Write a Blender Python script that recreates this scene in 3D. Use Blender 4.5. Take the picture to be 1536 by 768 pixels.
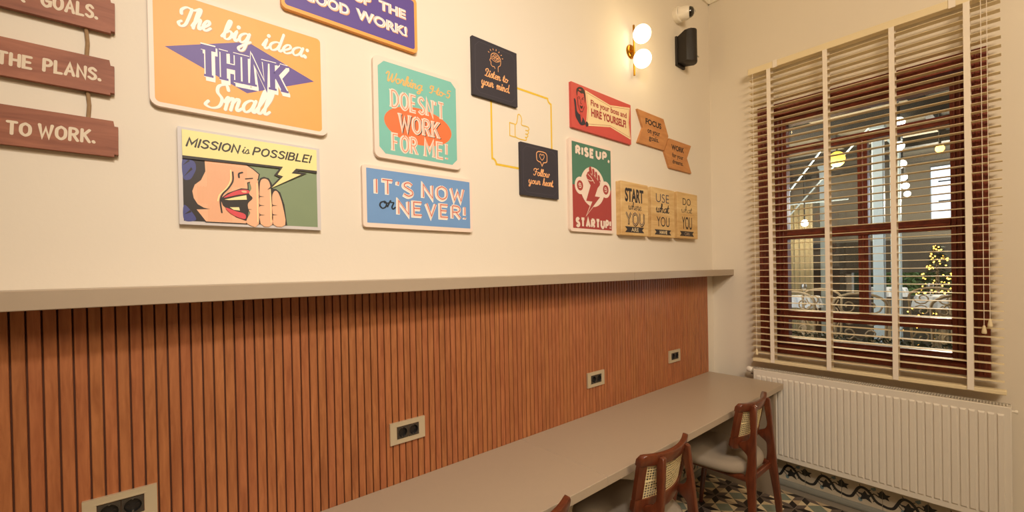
import bpy, bmesh, math, random
from mathutils import Vector, Matrix
for o in list(bpy.data.objects): bpy.data.objects.remove(o, do_unlink=True)
random.seed(7)
S = bpy.context.scene
COL = S.collection
R = math.radians
# ------------------------------------------------------------------ camera
cam_d = bpy.data.cameras.new('camera'); cam = bpy.data.objects.new('camera', cam_d); COL.objects.link(cam)
YAW, PITCH, ROLL, FPX = -0.7044, -0.0072, -0.0196, 641.7
fw = Vector((-math.sin(YAW)*math.cos(PITCH), math.cos(YAW)*math.cos(PITCH), math.sin(PITCH)))
rt = fw.cross(Vector((0, 0, 1))).normalized(); upv = rt.cross(fw)
c_, s_ = math.cos(ROLL), math.sin(ROLL)
rx = rt*c_ + upv*s_; ux = upv*c_ - rt*s_
M3 = Matrix((rx, ux, -fw)).transposed()
cam.matrix_world = Matrix.Translation((-3.4125, -1.5566, 1.5505)) @ M3.to_4x4()
cam_d.sensor_width = 36; cam_d.lens = 36*FPX/1536
cam_d.shift_y = (410.67-384)/1536
cam_d.clip_start = .05
S.camera = cam
# ------------------------------------------------------------------ world and light
w = bpy.data.worlds.new('sky'); S.world = w; w.use_nodes = True
bg = w.node_tree.nodes['Background']; bg.inputs[0].default_value = (.82, .9, 1, 1); bg.inputs[1].default_value = 2.2
def area(name, loc, target, size, power, col, sy=None):
    d = bpy.data.lights.new(name, 'AREA'); d.shape = 'RECTANGLE' if sy else 'SQUARE'; d.size = size
    if sy: d.size_y = sy
    d.energy = power; d.color = col
    o = bpy.data.objects.new(name, d); COL.objects.link(o); o.location = loc
    o.rotation_euler = (Vector(target)-Vector(loc)).to_track_quat('-Z', 'Y').to_euler()
    return o
def spot(name, loc, target, power, col, size, blend, r):
    d = bpy.data.lights.new(name, 'SPOT'); d.energy = power; d.color = col; d.spot_size = R(size); d.spot_blend = blend; d.shadow_soft_size = r
    o = bpy.data.objects.new(name, d); COL.objects.link(o); o.location = loc
    o.rotation_euler = (Vector(target)-Vector(loc)).to_track_quat('-Z', 'Y').to_euler()
KEY = (1.0, .935, .86); WARM = (1.0, .815, .585)
spot('key_spot_light', (-3.40, -2.0, 3.25), (-2.25, 0, 1.50), 160, KEY, 94, 1, .12)  # added off-frame key light, stands in for a bounced flash
area('warm_fill_light', (-2.7, -3.0, 3.5), (-.3, -.9, 1.2), 1.2, 86, WARM)  # added warm fill to brighten the window wall, no fixture behind it
area('warm_fill_light', (-4.2, -3.6, 3.6), (-3.0, -1.5, .8), 1.2, 20, WARM)  # weak frontal fill, also added without a fixture
S.view_settings.view_transform = 'Standard'; S.view_settings.look = 'None'
S.view_settings.exposure = 0.0; S.view_settings.gamma = 1; S.view_settings.use_curve_mapping = False

# ------------------------------------------------------------------ helpers
def lin(h):
    h = h.lstrip('#'); v = [int(h[i:i+2], 16)/255 for i in (0, 2, 4)]
    return tuple(((c+.055)/1.055)**2.4 if c > .04045 else c/12.92 for c in v)+(1,)
MATS = {}
def mat(name, col, rough=.6, metal=0, var=.06, nscale=6, bump=0, bscale=200, emit=None, estr=0, rnd=0, coat=0, spec=.5):
    m = bpy.data.materials.new(name); m.use_nodes = True; nt = m.node_tree; N = nt.nodes; L = nt.links
    b = N['Principled BSDF']; c = lin(col)
    b.inputs['Roughness'].default_value = rough; b.inputs['Metallic'].default_value = metal
    b.inputs['Specular IOR Level'].default_value = spec
    if coat: b.inputs['Coat Weight'].default_value = coat; b.inputs['Coat Roughness'].default_value = .2
    tc = N.new('ShaderNodeTexCoord')
    no = N.new('ShaderNodeTexNoise'); no.inputs['Scale'].default_value = nscale; no.inputs['Detail'].default_value = 5
    L.new(tc.outputs['Object'], no.inputs['Vector'])
    mx = N.new('ShaderNodeMix'); mx.data_type = 'RGBA'
    mx.inputs[6].default_value = tuple(x*(1-var) for x in c[:3])+(1,); mx.inputs[7].default_value = tuple(min(1, x*(1+var)) for x in c[:3])+(1,)
    L.new(no.outputs['Fac'], mx.inputs[0]); out = mx.outputs[2]
    if rnd:
        oi = N.new('ShaderNodeObjectInfo'); hs = N.new('ShaderNodeHueSaturation')
        mr = N.new('ShaderNodeMapRange'); mr.inputs[3].default_value = 1-rnd; mr.inputs[4].default_value = 1+rnd
        L.new(oi.outputs['Random'], mr.inputs[0]); L.new(mr.outputs[0], hs.inputs['Value']); L.new(out, hs.inputs['Color']); out = hs.outputs['Color']
    L.new(out, b.inputs['Base Color'])
    if bump:
        n2 = N.new('ShaderNodeTexNoise'); n2.inputs['Scale'].default_value = bscale; n2.inputs['Detail'].default_value = 3
        bp = N.new('ShaderNodeBump'); bp.inputs['Strength'].default_value = bump; bp.inputs['Distance'].default_value = .002
        L.new(tc.outputs['Object'], n2.inputs['Vector']); L.new(n2.outputs['Fac'], bp.inputs['Height']); L.new(bp.outputs[0], b.inputs['Normal'])
    if emit:
        b.inputs['Emission Color'].default_value = lin(emit); b.inputs['Emission Strength'].default_value = estr
    MATS[name] = m; return m
def wood(name, c1, c2, scale=(30, 30, 2), rough=.45, rnd=0, bump=.15, coat=0, dist=2.5, hue=0):
    m = bpy.data.materials.new(name); m.use_nodes = True; nt = m.node_tree; N = nt.nodes; L = nt.links
    b = N['Principled BSDF']; b.inputs['Roughness'].default_value = rough
    if coat: b.inputs['Coat Weight'].default_value = coat; b.inputs['Coat Roughness'].default_value = .25
    tc = N.new('ShaderNodeTexCoord'); mp = N.new('ShaderNodeMapping'); mp.inputs['Scale'].default_value = scale
    oi = N.new('ShaderNodeObjectInfo'); vm = N.new('ShaderNodeVectorMath'); vm.operation = 'SCALE'; vm.inputs[3].default_value = 37.
    cx = N.new('ShaderNodeCombineXYZ')
    for i in range(3): L.new(oi.outputs['Random'], cx.inputs[i])
    L.new(cx.outputs[0], vm.inputs[0])
    ad = N.new('ShaderNodeVectorMath'); L.new(tc.outputs['Object'], mp.inputs[0]); L.new(mp.outputs[0], ad.inputs[0]); L.new(vm.outputs[0], ad.inputs[1])
    no = N.new('ShaderNodeTexNoise'); no.inputs['Scale'].default_value = 1; no.inputs['Detail'].default_value = 8; no.inputs['Roughness'].default_value = .62; no.inputs['Distortion'].default_value = dist*.2
    L.new(ad.outputs[0], no.inputs['Vector'])
    cr = N.new('ShaderNodeValToRGB'); e = cr.color_ramp.elements; e[0].position = .3; e[1].position = .72; e[0].color = lin(c1); e[1].color = lin(c2)
    L.new(no.outputs['Fac'], cr.inputs[0]); out = cr.outputs[0]
    if rnd:
        hs = N.new('ShaderNodeHueSaturation'); mr = N.new('ShaderNodeMapRange'); mr.inputs[3].default_value = 1-rnd; mr.inputs[4].default_value = 1+rnd
        L.new(oi.outputs['Random'], mr.inputs[0]); L.new(mr.outputs[0], hs.inputs['Value']); L.new(out, hs.inputs['Color'])
        m2 = N.new('ShaderNodeMath'); m2.operation = 'MULTIPLY'; m2.inputs[1].default_value = 7.31; m3 = N.new('ShaderNodeMath'); m3.operation = 'FRACT'
        L.new(oi.outputs['Random'], m2.inputs[0]); L.new(m2.outputs[0], m3.inputs[0])
        mh = N.new('ShaderNodeMapRange'); mh.inputs[3].default_value = .5-hue; mh.inputs[4].default_value = .5+hue; L.new(m3.outputs[0], mh.inputs[0]); L.new(mh.outputs[0], hs.inputs['Hue'])
        out = hs.outputs['Color']
    L.new(out, b.inputs['Base Color'])
    bp = N.new('ShaderNodeBump'); bp.inputs['Strength'].default_value = bump; bp.inputs['Distance'].default_value = .001
    L.new(no.outputs['Fac'], bp.inputs['Height']); L.new(bp.outputs[0], b.inputs['Normal'])
    MATS[name] = m; return m

def obj(name, bm, mats, parent=None, loc=None, smooth=False, flat=False):
    me = bpy.data.meshes.new(name)
    if not flat: bmesh.ops.recalc_face_normals(bm, faces=bm.faces[:])
    bm.to_mesh(me); bm.free()
    for m in (mats if isinstance(mats, (list, tuple)) else [mats]): me.materials.append(m)
    if smooth: me.polygons.foreach_set('use_smooth', [True]*len(me.polygons))
    o = bpy.data.objects.new(name, me); COL.objects.link(o)
    if parent: o.parent = parent
    if loc: o.location = loc
    return o
def smooth_by_angle(o, ang=40):
    me = o.data; me.polygons.foreach_set('use_smooth', [True]*len(me.polygons))
    bm = bmesh.new(); bm.from_mesh(me)
    for e in bm.edges:
        if len(e.link_faces) == 2 and e.calc_face_angle(0) > R(ang): e.smooth = False
    bm.to_mesh(me); bm.free(); return o
def tag(o, label=None, cat=None, group=None, kind=None):
    if label: o['label'] = label
    if cat: o['category'] = cat
    if group: o['group'] = group
    if kind: o['kind'] = kind
    return o
def thing(name, label, cat, loc=(0, 0, 0), group=None, rz=0):
    o = bpy.data.objects.new(name, None); COL.objects.link(o); o.location = loc; o.rotation_euler = (0, 0, rz); o.empty_display_size = .05
    return tag(o, label, cat, group)
def copy_tree(o, parent=None):
    c = o.copy(); COL.objects.link(c); c.parent = parent
    for ch in list(o.children): copy_tree(ch, c)
    return c
def BM(): return bmesh.new()
def box(bm, x0, y0, z0, x1, y1, z1, bev=0, mi=0, seg=1):
    r = bmesh.ops.create_cube(bm, size=1)
    vs = r['verts']
    for v in vs:
        v.co = Vector(((x0+x1)/2+v.co.x*abs(x1-x0), (y0+y1)/2+v.co.y*abs(y1-y0), (z0+z1)/2+v.co.z*abs(z1-z0)))
    fs = set(f for v in vs for f in v.link_faces)
    if bev:
        es = list(set(e for v in vs for e in v.link_edges))
        rr = bmesh.ops.bevel(bm, geom=es, offset=bev, segments=seg, affect='EDGES', profile=.5)
        fs = set(rr['faces']) | set(f for f in fs if f.is_valid)
        vv = set(v for f in fs for v in f.verts); fs = set(f for v in vv for f in v.link_faces)
    for f in fs: f.material_index = mi
    return bm
def prism(bm, pts, axis, a, b, mi=0):
    """closed polygon pts in the plane normal to axis, extruded from a to b"""
    def P(p, t): return {'x': (t, p[0], p[1]), 'y': (p[0], t, p[1]), 'z': (p[0], p[1], t)}[axis]
    va = [bm.verts.new(P(p, a)) for p in pts]; vb = [bm.verts.new(P(p, b)) for p in pts]
    f = [bm.faces.new(va), bm.faces.new(vb[::-1])]
    for q in f: q.normal_update()
    n = len(pts)
    for i in range(n): f.append(bm.faces.new((va[i], vb[i], vb[(i+1) % n], va[(i+1) % n])))
    for q in f: q.material_index = mi
    bmesh.ops.triangulate(bm, faces=f[:2])
    return bm
def tube(bm, path, rad, n=10, caps=True, mi=0):
    P = [Vector(p) for p in path]; rs = rad if isinstance(rad, (list, tuple)) else [rad]*len(P)
    rings = []; ref = None
    for i, p in enumerate(P):
        t = (P[min(i+1, len(P)-1)]-P[max(i-1, 0)]).normalized()
        if ref is None: ref = t.orthogonal().normalized()
        ref = (ref-t*ref.dot(t)).normalized(); b = t.cross(ref)
        rings.append([bm.verts.new(p+(ref*math.cos(2*math.pi*k/n)+b*math.sin(2*math.pi*k/n))*rs[i]) for k in range(n)])
    for a, b in zip(rings, rings[1:]):
        for k in range(n):
            f = bm.faces.new((a[k], a[(k+1) % n], b[(k+1) % n], b[k])); f.material_index = mi
    if caps:
        for q in (rings[0][::-1], rings[-1]):
            f = bm.faces.new(q); f.material_index = mi
    return bm
def lathe(bm, prof, origin=(0, 0, 0), axis=(0, 0, 1), n=24, mi=0):
    """prof list of (r, h) along axis"""
    A = Vector(axis).normalized(); u = A.orthogonal().normalized(); v = A.cross(u); O = Vector(origin)
    rings = []
    for r, h in prof:
        if r < 1e-6: rings.append([bm.verts.new(O+A*h)])
        else: rings.append([bm.verts.new(O+A*h+(u*math.cos(2*math.pi*k/n)+v*math.sin(2*math.pi*k/n))*r) for k in range(n)])
    for a, b in zip(rings, rings[1:]):
        for k in range(n):
            q = [a[k % len(a)], a[(k+1) % len(a)], b[(k+1) % len(b)], b[k % len(b)]]
            q2 = []
            for x in q:
                if x not in q2: q2.append(x)
            if len(q2) > 2:
                f = bm.faces.new(q2); f.material_index = mi
    return bm
def sphere(bm, c, r, n=24, mi=0, sc=(1, 1, 1)):
    k = bmesh.ops.create_uvsphere(bm, u_segments=n, v_segments=n//2, radius=r)
    for v in k['verts']: v.co = Vector((v.co.x*sc[0], v.co.y*sc[1], v.co.z*sc[2]))+Vector(c)
    for f in set(f for v in k['verts'] for f in v.link_faces): f.material_index = mi
    return bm
def catmull(pts, closed=False, k=6):
    n = len(pts); out = []
    rng = range(n if closed else n-1)
    for i in rng:
        p0 = pts[(i-1) % n] if (closed or i > 0) else pts[i]; p1 = pts[i]; p2 = pts[(i+1) % n]
        p3 = pts[(i+2) % n] if (closed or i+2 < n) else p2
        for j in range(k):
            t = j/k
            out.append(tuple(.5*((2*p1[d])+(-p0[d]+p2[d])*t+(2*p0[d]-5*p1[d]+4*p2[d]-p3[d])*t*t+(-p0[d]+3*p1[d]-3*p2[d]+p3[d])*t**3) for d in range(2)))
    if not closed: out.append(tuple(pts[-1]))
    return out
# ---- flat print on boards that hang on the y = 0 wall: (x, z) in the plane, y = lev toward the room
def fpoly(bm, pts, lev, mi=0):
    vs = [bm.verts.new((p[0], lev, p[1])) for p in pts]
    try: f = bm.faces.new(vs)
    except ValueError: return
    f.normal_update()
    if f.normal.y > 0: f.normal_flip()
    f.material_index = mi
    bmesh.ops.triangulate(bm, faces=[f])
def ellipse(cx, cz, rx_, rz_, n=32): return [(cx+rx_*math.cos(2*math.pi*i/n), cz+rz_*math.sin(2*math.pi*i/n)) for i in range(n)]
def rrect(x0, z0, x1, z1, r, n=5):
    P = []
    for cx, cz, a in ((x1-r, z1-r, 0), (x0+r, z1-r, 90), (x0+r, z0+r, 180), (x1-r, z0+r, 270)):
        for i in range(n+1):
            t = R(a+90*i/n); P.append((cx+r*math.cos(t), cz+r*math.sin(t)))
    return P
def ribbon(bm, pts, wd, lev, mi=0, caps='round', closed=False, nib=0):
    P = [Vector(p) for p in pts]
    if closed: P = P+[P[0], P[1]]
    n = len(P)
    if n < 2: return
    L_, R_ = [], []
    for i in range(n):
        a = (P[i]-P[i-1]).normalized() if i else (P[1]-P[0]).normalized()
        b = (P[i+1]-P[i]).normalized() if i < n-1 else a
        if closed and i == 0: a = (P[0]-P[-3]).normalized() if n > 3 else a
        if a.length == 0: a = b
        if b.length == 0: b = a
        t = (a+b)
        t = a if t.length < .2 else t.normalized()
        nr = Vector((-t.y, t.x)); cosh = max(.45, nr.dot(Vector((-a.y, a.x))))
        h = wd/2
        if nib: h *= (1-nib)+nib*abs((a+b).normalized().y if (a+b).length > .1 else 1)
        L_.append(P[i]+nr*h/cosh); R_.append(P[i]-nr*h/cosh)
    va = [bm.verts.new((p.x, lev-i*1.5e-6, p.y)) for i, p in enumerate(L_)]; vb = [bm.verts.new((p.x, lev-i*1.5e-6, p.y)) for i, p in enumerate(R_)]
    for i in range(n-1):
        try:
            f = bm.faces.new((va[i], va[i+1], vb[i+1], vb[i])); f.material_index = mi; f.normal_update()
            if f.normal.y > 0: f.normal_flip()
        except ValueError: pass
    if caps == 'round' and not closed:
        for i, j in ((0, 1), (n-1, n-2)):
            rr = (L_[i]-R_[i]).length/2
            fpoly(bm, ellipse(P[i].x, P[i].y, rr, rr, 10), lev-i*1.5e-6-(.00002 if i == 0 else .000035), mi)
# ---- stroke alphabets; 'l' straight, 's' smooth
CAPS = {
'A': (.6, [('l', [(0, 0), (.3, 1), (.6, 0)]), ('l', [(.12, .34), (.48, .34)])]),
'B': (.52, [('l', [(0, 0), (0, 1)]), ('s', [(0, 1), (.35, .98), (.46, .77), (.33, .55), (0, .53)]), ('s', [(0, .53), (.4, .5), (.52, .26), (.38, .02), (0, 0)])]),
'C': (.56, [('s', [(.56, .84), (.3, 1), (.05, .8), (0, .5), (.05, .2), (.3, 0), (.56, .16)])]),
'D': (.56, [('l', [(0, 0), (0, 1)]), ('s', [(0, 1), (.32, .96), (.54, .72), (.56, .5), (.54, .28), (.32, .04), (0, 0)])]),
'E': (.48, [('l', [(.48, 1), (0, 1), (0, 0), (.48, 0)]), ('l', [(0, .52), (.4, .52)])]),
'F': (.48, [('l', [(.48, 1), (0, 1), (0, 0)]), ('l', [(0, .52), (.4, .52)])]),
'G': (.6, [('s', [(.56, .84), (.3, 1), (.05, .8), (0, .5), (.05, .2), (.3, 0), (.58, .14)]), ('l', [(.34, .44), (.6, .44), (.59, .1)])]),
'H': (.56, [('l', [(0, 0), (0, 1)]), ('l', [(.56, 0), (.56, 1)]), ('l', [(0, .5), (.56, .5)])]),
'I': (.0, [('l', [(0, 0), (0, 1)])]),
'K': (.54, [('l', [(0, 0), (0, 1)]), ('l', [(.52, 1), (.02, .45)]), ('l', [(.16, .6), (.54, 0)])]),
'L': (.44, [('l', [(0, 1), (0, 0), (.44, 0)])]),
'M': (.7, [('l', [(0, 0), (.03, 1), (.35, .3), (.67, 1), (.7, 0)])]),
'N': (.56, [('l', [(0, 0), (0, 1), (.56, 0), (.56, 1)])]),
'O': (.62, [('s', [(.31, 1), (.06, .82), (0, .5), (.06, .18), (.31, 0), (.56, .18), (.62, .5), (.56, .82), (.31, 1)])]),
'P': (.5, [('l', [(0, 0), (0, 1)]), ('s', [(0, 1), (.36, .97), (.5, .74), (.36, .5), (0, .46)])]),
'R': (.54, [('l', [(0, 0), (0, 1)]), ('s', [(0, 1), (.36, .97), (.5, .75), (.36, .52), (0, .48)]), ('l', [(.22, .5), (.54, 0)])]),
'S': (.5, [('s', [(.48, .84), (.28, 1), (.06, .9), (.04, .7), (.25, .54), (.46, .38), (.48, .14), (.25, 0), (0, .14)])]),
'T': (.56, [('l', [(0, 1), (.56, 1)]), ('l', [(.28, 1), (.28, 0)])]),
'U': (.56, [('s', [(0, 1), (0, .5), (.02, .25), (.28, 0), (.54, .25), (.56, .5), (.56, 1)])]),
'V': (.56, [('l', [(0, 1), (.28, 0), (.56, 1)])]),
'W': (.84, [('l', [(0, 1), (.2, 0), (.42, .75), (.64, 0), (.84, 1)])]),
'Y': (.56, [('l', [(0, 1), (.28, .48), (.56, 1)]), ('l', [(.28, .48), (.28, 0)])]),
'!': (.0, [('l', [(0, 1), (0, .32)]), ('l', [(0, .11), (0, 0)])]),
'.': (.04, [('l', [(0, .07), (.03, .02)])]),
',': (.02, [('l', [(.03, .10), (-.07, -.28)])]),
"'": (.0, [('l', [(0, 1), (-.02, .76)])]),
}
SCR = {
'a': (.92, [[(.75, .85), (.5, 1.0), (.18, .75), (.1, .35), (.3, 0), (.6, .25), (.75, .85)], [(.79, 1.0), (.72, .3), (.82, .02), (1.0, .25)]]),
'b': (.82, [[(0, .2), (.35, 1.2), (.42, 1.85), (.28, 1.9), (.18, 1.2), (.17, .3), (.35, 0), (.6, .15), (.7, .6), (.5, .9), (.25, .7)], [(.66, .72), (.9, .72)]]),
'd': (.92, [[(.75, .85), (.5, 1.0), (.18, .75), (.1, .35), (.3, 0), (.6, .25), (.75, .85)], [(.84, 2.0), (.76, .9), (.72, .3), (.84, .02), (1.0, .25)]]),
'e': (.72, [[(0, .2), (.35, .4), (.6, .72), (.48, 1.0), (.25, .85), (.12, .4), (.3, 0), (.55, .05), (.8, .3)]]),
'f': (.5, [[(0, .2), (.4, 1.2), (.55, 1.85), (.38, 1.9), (.28, 1.2), (.2, -.3), (.22, -.85), (.4, -.7), (.36, -.1), (.6, .2)]]),
'g': (.92, [[(.75, .85), (.5, 1.0), (.18, .75), (.1, .35), (.3, 0), (.6, .25), (.75, .85)], [(.79, 1), (.72, 0), (.6, -.7), (.35, -.88), (.2, -.6), (.5, -.25), (1.0, .2)]]),
'h': (.84, [[(0, .2), (.35, 1.2), (.42, 1.85), (.28, 1.95), (.18, 1.2), (.14, 0)], [(.15, .4), (.4, .95), (.6, .88), (.58, .3), (.68, 0), (.9, .25)]]),
'i': (.4, [[(0, .3), (.18, 1), (.14, .3), (.25, 0), (.45, .25)], [(.24, 1.42), (.26, 1.5)]]),
'k': (.78, [[(0, .2), (.35, 1.2), (.42, 1.85), (.28, 1.95), (.18, 1.2), (.14, 0)], [(.18, .4), (.42, .95), (.6, .8), (.45, .52), (.25, .5)], [(.38, .5), (.55, .04), (.85, .25)]]),
'l': (.42, [[(0, .2), (.35, 1.2), (.42, 1.85), (.28, 1.95), (.18, 1.2), (.14, .3), (.26, 0), (.48, .25)]]),
'm': (1.08, [[(0, .6), (.14, 1), (.14, 0)], [(.14, .5), (.33, .95), (.48, .85), (.46, 0)], [(.46, .5), (.67, .95), (.83, .85), (.8, .2), (.9, 0), (1.12, .25)]]),
'n': (.78, [[(0, .6), (.14, 1), (.14, 0)], [(.14, .5), (.38, .95), (.54, .85), (.52, .2), (.62, 0), (.82, .25)]]),
'o': (.78, [[(.45, 1), (.15, .8), (.1, .35), (.35, 0), (.62, .25), (.64, .75), (.45, 1), (.5, .78), (.88, .8)]]),
'r': (.62, [[(0, .3), (.18, 1.12), (.25, .92), (.5, .9), (.4, .3), (.52, 0), (.7, .25)]]),
's': (.58, [[(0, .2), (.33, 1.08), (.48, .5), (.38, .05), (.12, .06)], [(.38, .05), (.65, .25)]]),
't': (.48, [[(0, .3), (.28, 1.7), (.18, .4), (.3, 0), (.55, .25)], [(.0, 1.08), (.5, 1.15)]]),
'u': (.84, [[(0, .6), (.12, 1), (.1, .3), (.28, 0), (.52, .3), (.6, 1)], [(.6, 1), (.57, .2), (.68, 0), (.9, .25)]]),
'w': (1.05, [[(0, .6), (.12, 1), (.1, .3), (.28, 0), (.46, .25), (.52, .9)], [(.52, .9), (.5, .3), (.65, 0), (.86, .3), (.9, 1), (1.1, .82)]]),
'y': (.84, [[(0, .6), (.12, 1), (.1, .35), (.28, 0), (.52, .3), (.62, 1)], [(.62, 1), (.55, -.1), (.4, -.78), (.2, -.82), (.22, -.5), (.9, .25)]]),
'T': (1.0, [[(-.15, 1.2), (-.2, 1.6), (.2, 1.9), (.8, 1.72), (1.25, 1.95)], [(.65, 1.78), (.55, .9), (.4, .2), (.05, 0), (-.2, .3), (0, .5)]]),
'L': (.9, [[(.2, 1.2), (.1, 1.6), (.5, 1.95), (.72, 1.6), (.5, .9), (.25, .1), (0, .12)], [(.2, .12), (.6, 0), (.95, .25)]]),
'F': (.85, [[(-.15, 1.3), (-.15, 1.65), (.2, 1.9), (.7, 1.75), (1.05, 1.95)], [(.5, 1.8), (.45, .9), (.3, .15), (0, 0), (-.15, .25)], [(.15, 1.0), (.8, 1.08)]]),
'S': (.95, [[(1.0, 1.55), (.8, 1.95), (.4, 1.8), (.4, 1.3), (.75, .8), (.7, .2), (.3, 0), (-.1, .2), (.0, .5)]]),
'W': (1.35, [[(-.15, 1.4), (.05, 1.85), (.25, 1.7), (.2, .6), (.32, 0), (.6, .7), (.75, 1.6)], [(.75, 1.6), (.75, .5), (.9, 0), (1.2, .8), (1.35, 1.9)]]),
'9': (.8, [[(.65, 1.5), (.4, 1.8), (.12, 1.5), (.2, 1.05), (.5, 1.05), (.65, 1.5)], [(.68, 1.75), (.6, .7), (.4, .05), (.15, .1)]]),
'5': (.8, [[(.75, 1.8), (.3, 1.75), (.22, 1.1), (.55, 1.15), (.68, .6), (.45, .02), (.1, .2)]]),
'-': (.5, [[(.08, .65), (.42, .68)]]), ':': (.35, [[(.15, .05), (.16, .12)], [(.2, .85), (.21, .92)]]), '.': (.3, [[(.12, .02), (.14, .08)]]), "'": (.2, [[(.1, 1.9), (.06, 1.6)]]),
}
def layout(text, alpha, gap, space):
    x = 0; out = []
    for ch in text:
        if ch == ' ': x += space; continue
        adv, st = alpha[ch]
        out.append((x, st)); x += adv+gap
    return out, x-gap
def strokes(bm, text, x0, zb, x1, zt, wt, lev, style='caps', slant=0, rise=0, nib=0, serif=0, mi=0, gap=None, space=None, dx=0, dz=0, caps='round', ends=None):
    """text drawn with pen strokes, from x0 to x1, baseline zb, height zt-zb; rise lifts the baseline along the way"""
    al = CAPS if style == 'caps' else SCR
    gap = (.2 if style == 'caps' else 0) if gap is None else gap; space = (.45 if style == 'caps' else .45) if space is None else space
    lay, W = layout(text, al, gap, space)
    H = 1 if style == 'caps' else 1.9
    sz = (zt-zb)/H; sx = (x1-x0)/(W+slant*0)
    k = 0
    def m(p, ox):
        X = x0+dx+(p[0]+ox)*sx+slant*p[1]*sz; t = (X-x0)/(x1-x0)
        return (X, zb+dz+p[1]*sz+rise*t)
    for ox, st in lay:
        for s in st:
            if style == 'caps': typ, pts = s
            else: typ, pts = 's', s
            pp = catmull(pts) if (typ == 's' and len(pts) > 2) else pts
            q = [m(p, ox) for p in pp]
            dot = max(abs(a[0]-b[0])+abs(a[1]-b[1]) for a in pts for b in pts) < .2
            ribbon(bm, q, wt*(1.35 if dot and style != 'caps' else 1.15 if dot else 1), lev-.00004*(k % 3), mi, caps, nib=nib); k += 1
            if serif and typ == 'l':
                for e, e2 in ((pts[0], pts[1]), (pts[-1], pts[-2])):
                    if (e[1] < .02 or e[1] > .98) and abs(e2[1]-e[1]) > .3:
                        a = m(e, ox); ribbon(bm, [(a[0]-serif, a[1]), (a[0]+serif, a[1])], wt*.45, lev-.00004*(k % 3), mi, 'flat'); k += 1
_tmp = [0]
def typeset(bm, text, x0, zb, x1, zt, lev, bold=0.0, mi=0, rise=0, dx=0, dz=0, shear=0, space=1.0, grow=0):
    """upright sans lettering from the built-in face, fitted to the box"""
    cu = bpy.data.curves.new('t', 'FONT'); cu.body = text; cu.size = 1; cu.offset = bold; cu.shear = shear; cu.space_character = space; cu.resolution_u = 4; cu.fill_mode = 'FRONT'
    o = bpy.data.objects.new('t', cu); COL.objects.link(o)
    dg = bpy.context.evaluated_depsgraph_get(); me = bpy.data.meshes.new_from_object(o.evaluated_get(dg))
    xs = [v.co.x for v in me.vertices]
    # heights refer to the capitals: fit on flat letters
    ys = [v.co.y for v in me.vertices]
    X0, X1 = min(xs), max(xs)
    Y0 = 0-bold if text.upper() == text and ',' not in text else 0; Y1 = max(ys)
    vs = []
    for v in me.vertices:
        t = (v.co.x-X0)/(X1-X0); X = x0+dx-grow+t*(x1-x0+2*grow)
        vs.append(bm.verts.new((X, lev, zb+dz-grow+(v.co.y-Y0)/(Y1-Y0)*(zt-zb+2*grow)+rise*t)))
    for p in me.polygons:
        try:
            f = bm.faces.new([vs[i] for i in p.vertices]); f.material_index = mi; f.normal_update()
            if f.normal.y > 0: f.normal_flip()
        except ValueError: pass
    bpy.data.objects.remove(o); bpy.data.curves.remove(cu); bpy.data.meshes.remove(me)
# ------------------------------------------------------------------ materials
mat('wall_paint', '#E4D9C8', rough=.85, var=.02, nscale=3, bump=.12, bscale=90)
mat('ceiling_paint', '#EDE4D0', rough=.9, var=.02)
mat('laminate', '#AE9C87', rough=.38, var=.02, nscale=40)
mat('laminate_edge', '#8F7F6C', rough=.45, var=.02)
wood('slat_wood', '#915431', '#B77448', scale=(70, 70, 7), rough=.42, rnd=.045, hue=.003)
mat('slat_gap', '#5A321E', rough=.8)
wood('chair_wood', '#4E2212', '#75391F', scale=(40, 40, 6), rough=.3, coat=.4, bump=.05)
mat('cane', '#EBD7A4', rough=.55, var=.15, nscale=150)
mat('seat_fabric', '#9A8B79', rough=.95, var=.1, nscale=300, bump=.4, bscale=900)
mat('frame_wood_dark', '#3A150C', rough=.6)
wood('frame_wood', '#65261A', '#93432D', scale=(25, 25, 25), rough=.4, coat=.2)
mat('blind_slat', '#E9D8B2', rough=.5, var=.02)
mat('blind_tape', '#EFE4D6', rough=.9, var=.05, nscale=400)
mat('radiator_white', '#E2DACE', rough=.35, var=.01)
mat('radiator_shade', '#B3A794', rough=.6)
mat('socket_frame', '#CFC0A2', rough=.32, metal=.35, var=.02)
mat('socket_dark', '#4A433A', rough=.4, metal=.3)
mat('socket_well', '#1C1A18', rough=.4)
mat('steel', '#B9B4AA', rough=.3, metal=1)
mat('brass', '#C08A2C', rough=.25, metal=1)
mat('lamp_glass', '#FFFFFF', rough=.2, emit='#FFF0D0', estr=3.2)
mat('plastic_black', '#1E1712', rough=.55, var=.1, nscale=300)
mat('plastic_white', '#EDE4D6', rough=.35)
mat('dome_black', '#0A0A0C', rough=.08, coat=1)
mat('board_edge', '#C9AE92', rough=.6)
P = lambda n, c, r=.5: mat(n, c, rough=r, var=.03, nscale=20)
P('ink_pinkwhite', '#EBD6C6'); P('ink_orange', '#EFA552'); P('ink_purple', '#5B4690'); P('ink_white', '#F6EFE6')
P('ink_teal', '#7ABDB0'); P('ink_coral', '#EE7442'); P('ink_sand', '#E6B46A'); P('ink_blue', '#7099CB'); P('ink_red', '#C94F3C'); P('ink_navy', '#1D2733')
P('ink_charcoal', '#332F38', .6); P('ink_slate', '#4A4650'); P('ink_peach', '#EFAE76'); P('ink_yellow', '#EFE29A'); P('ink_black', '#2C2422'); P('ink_green', '#80916F')
P('ink_skin', '#F0B790'); P('ink_lips', '#DA4B54'); P('ink_cream', '#F6E7A8'); P('ink_hairblue', '#474B88'); P('ink_forest', '#4C7A64'); P('ink_brick', '#A63F3A')
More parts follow.
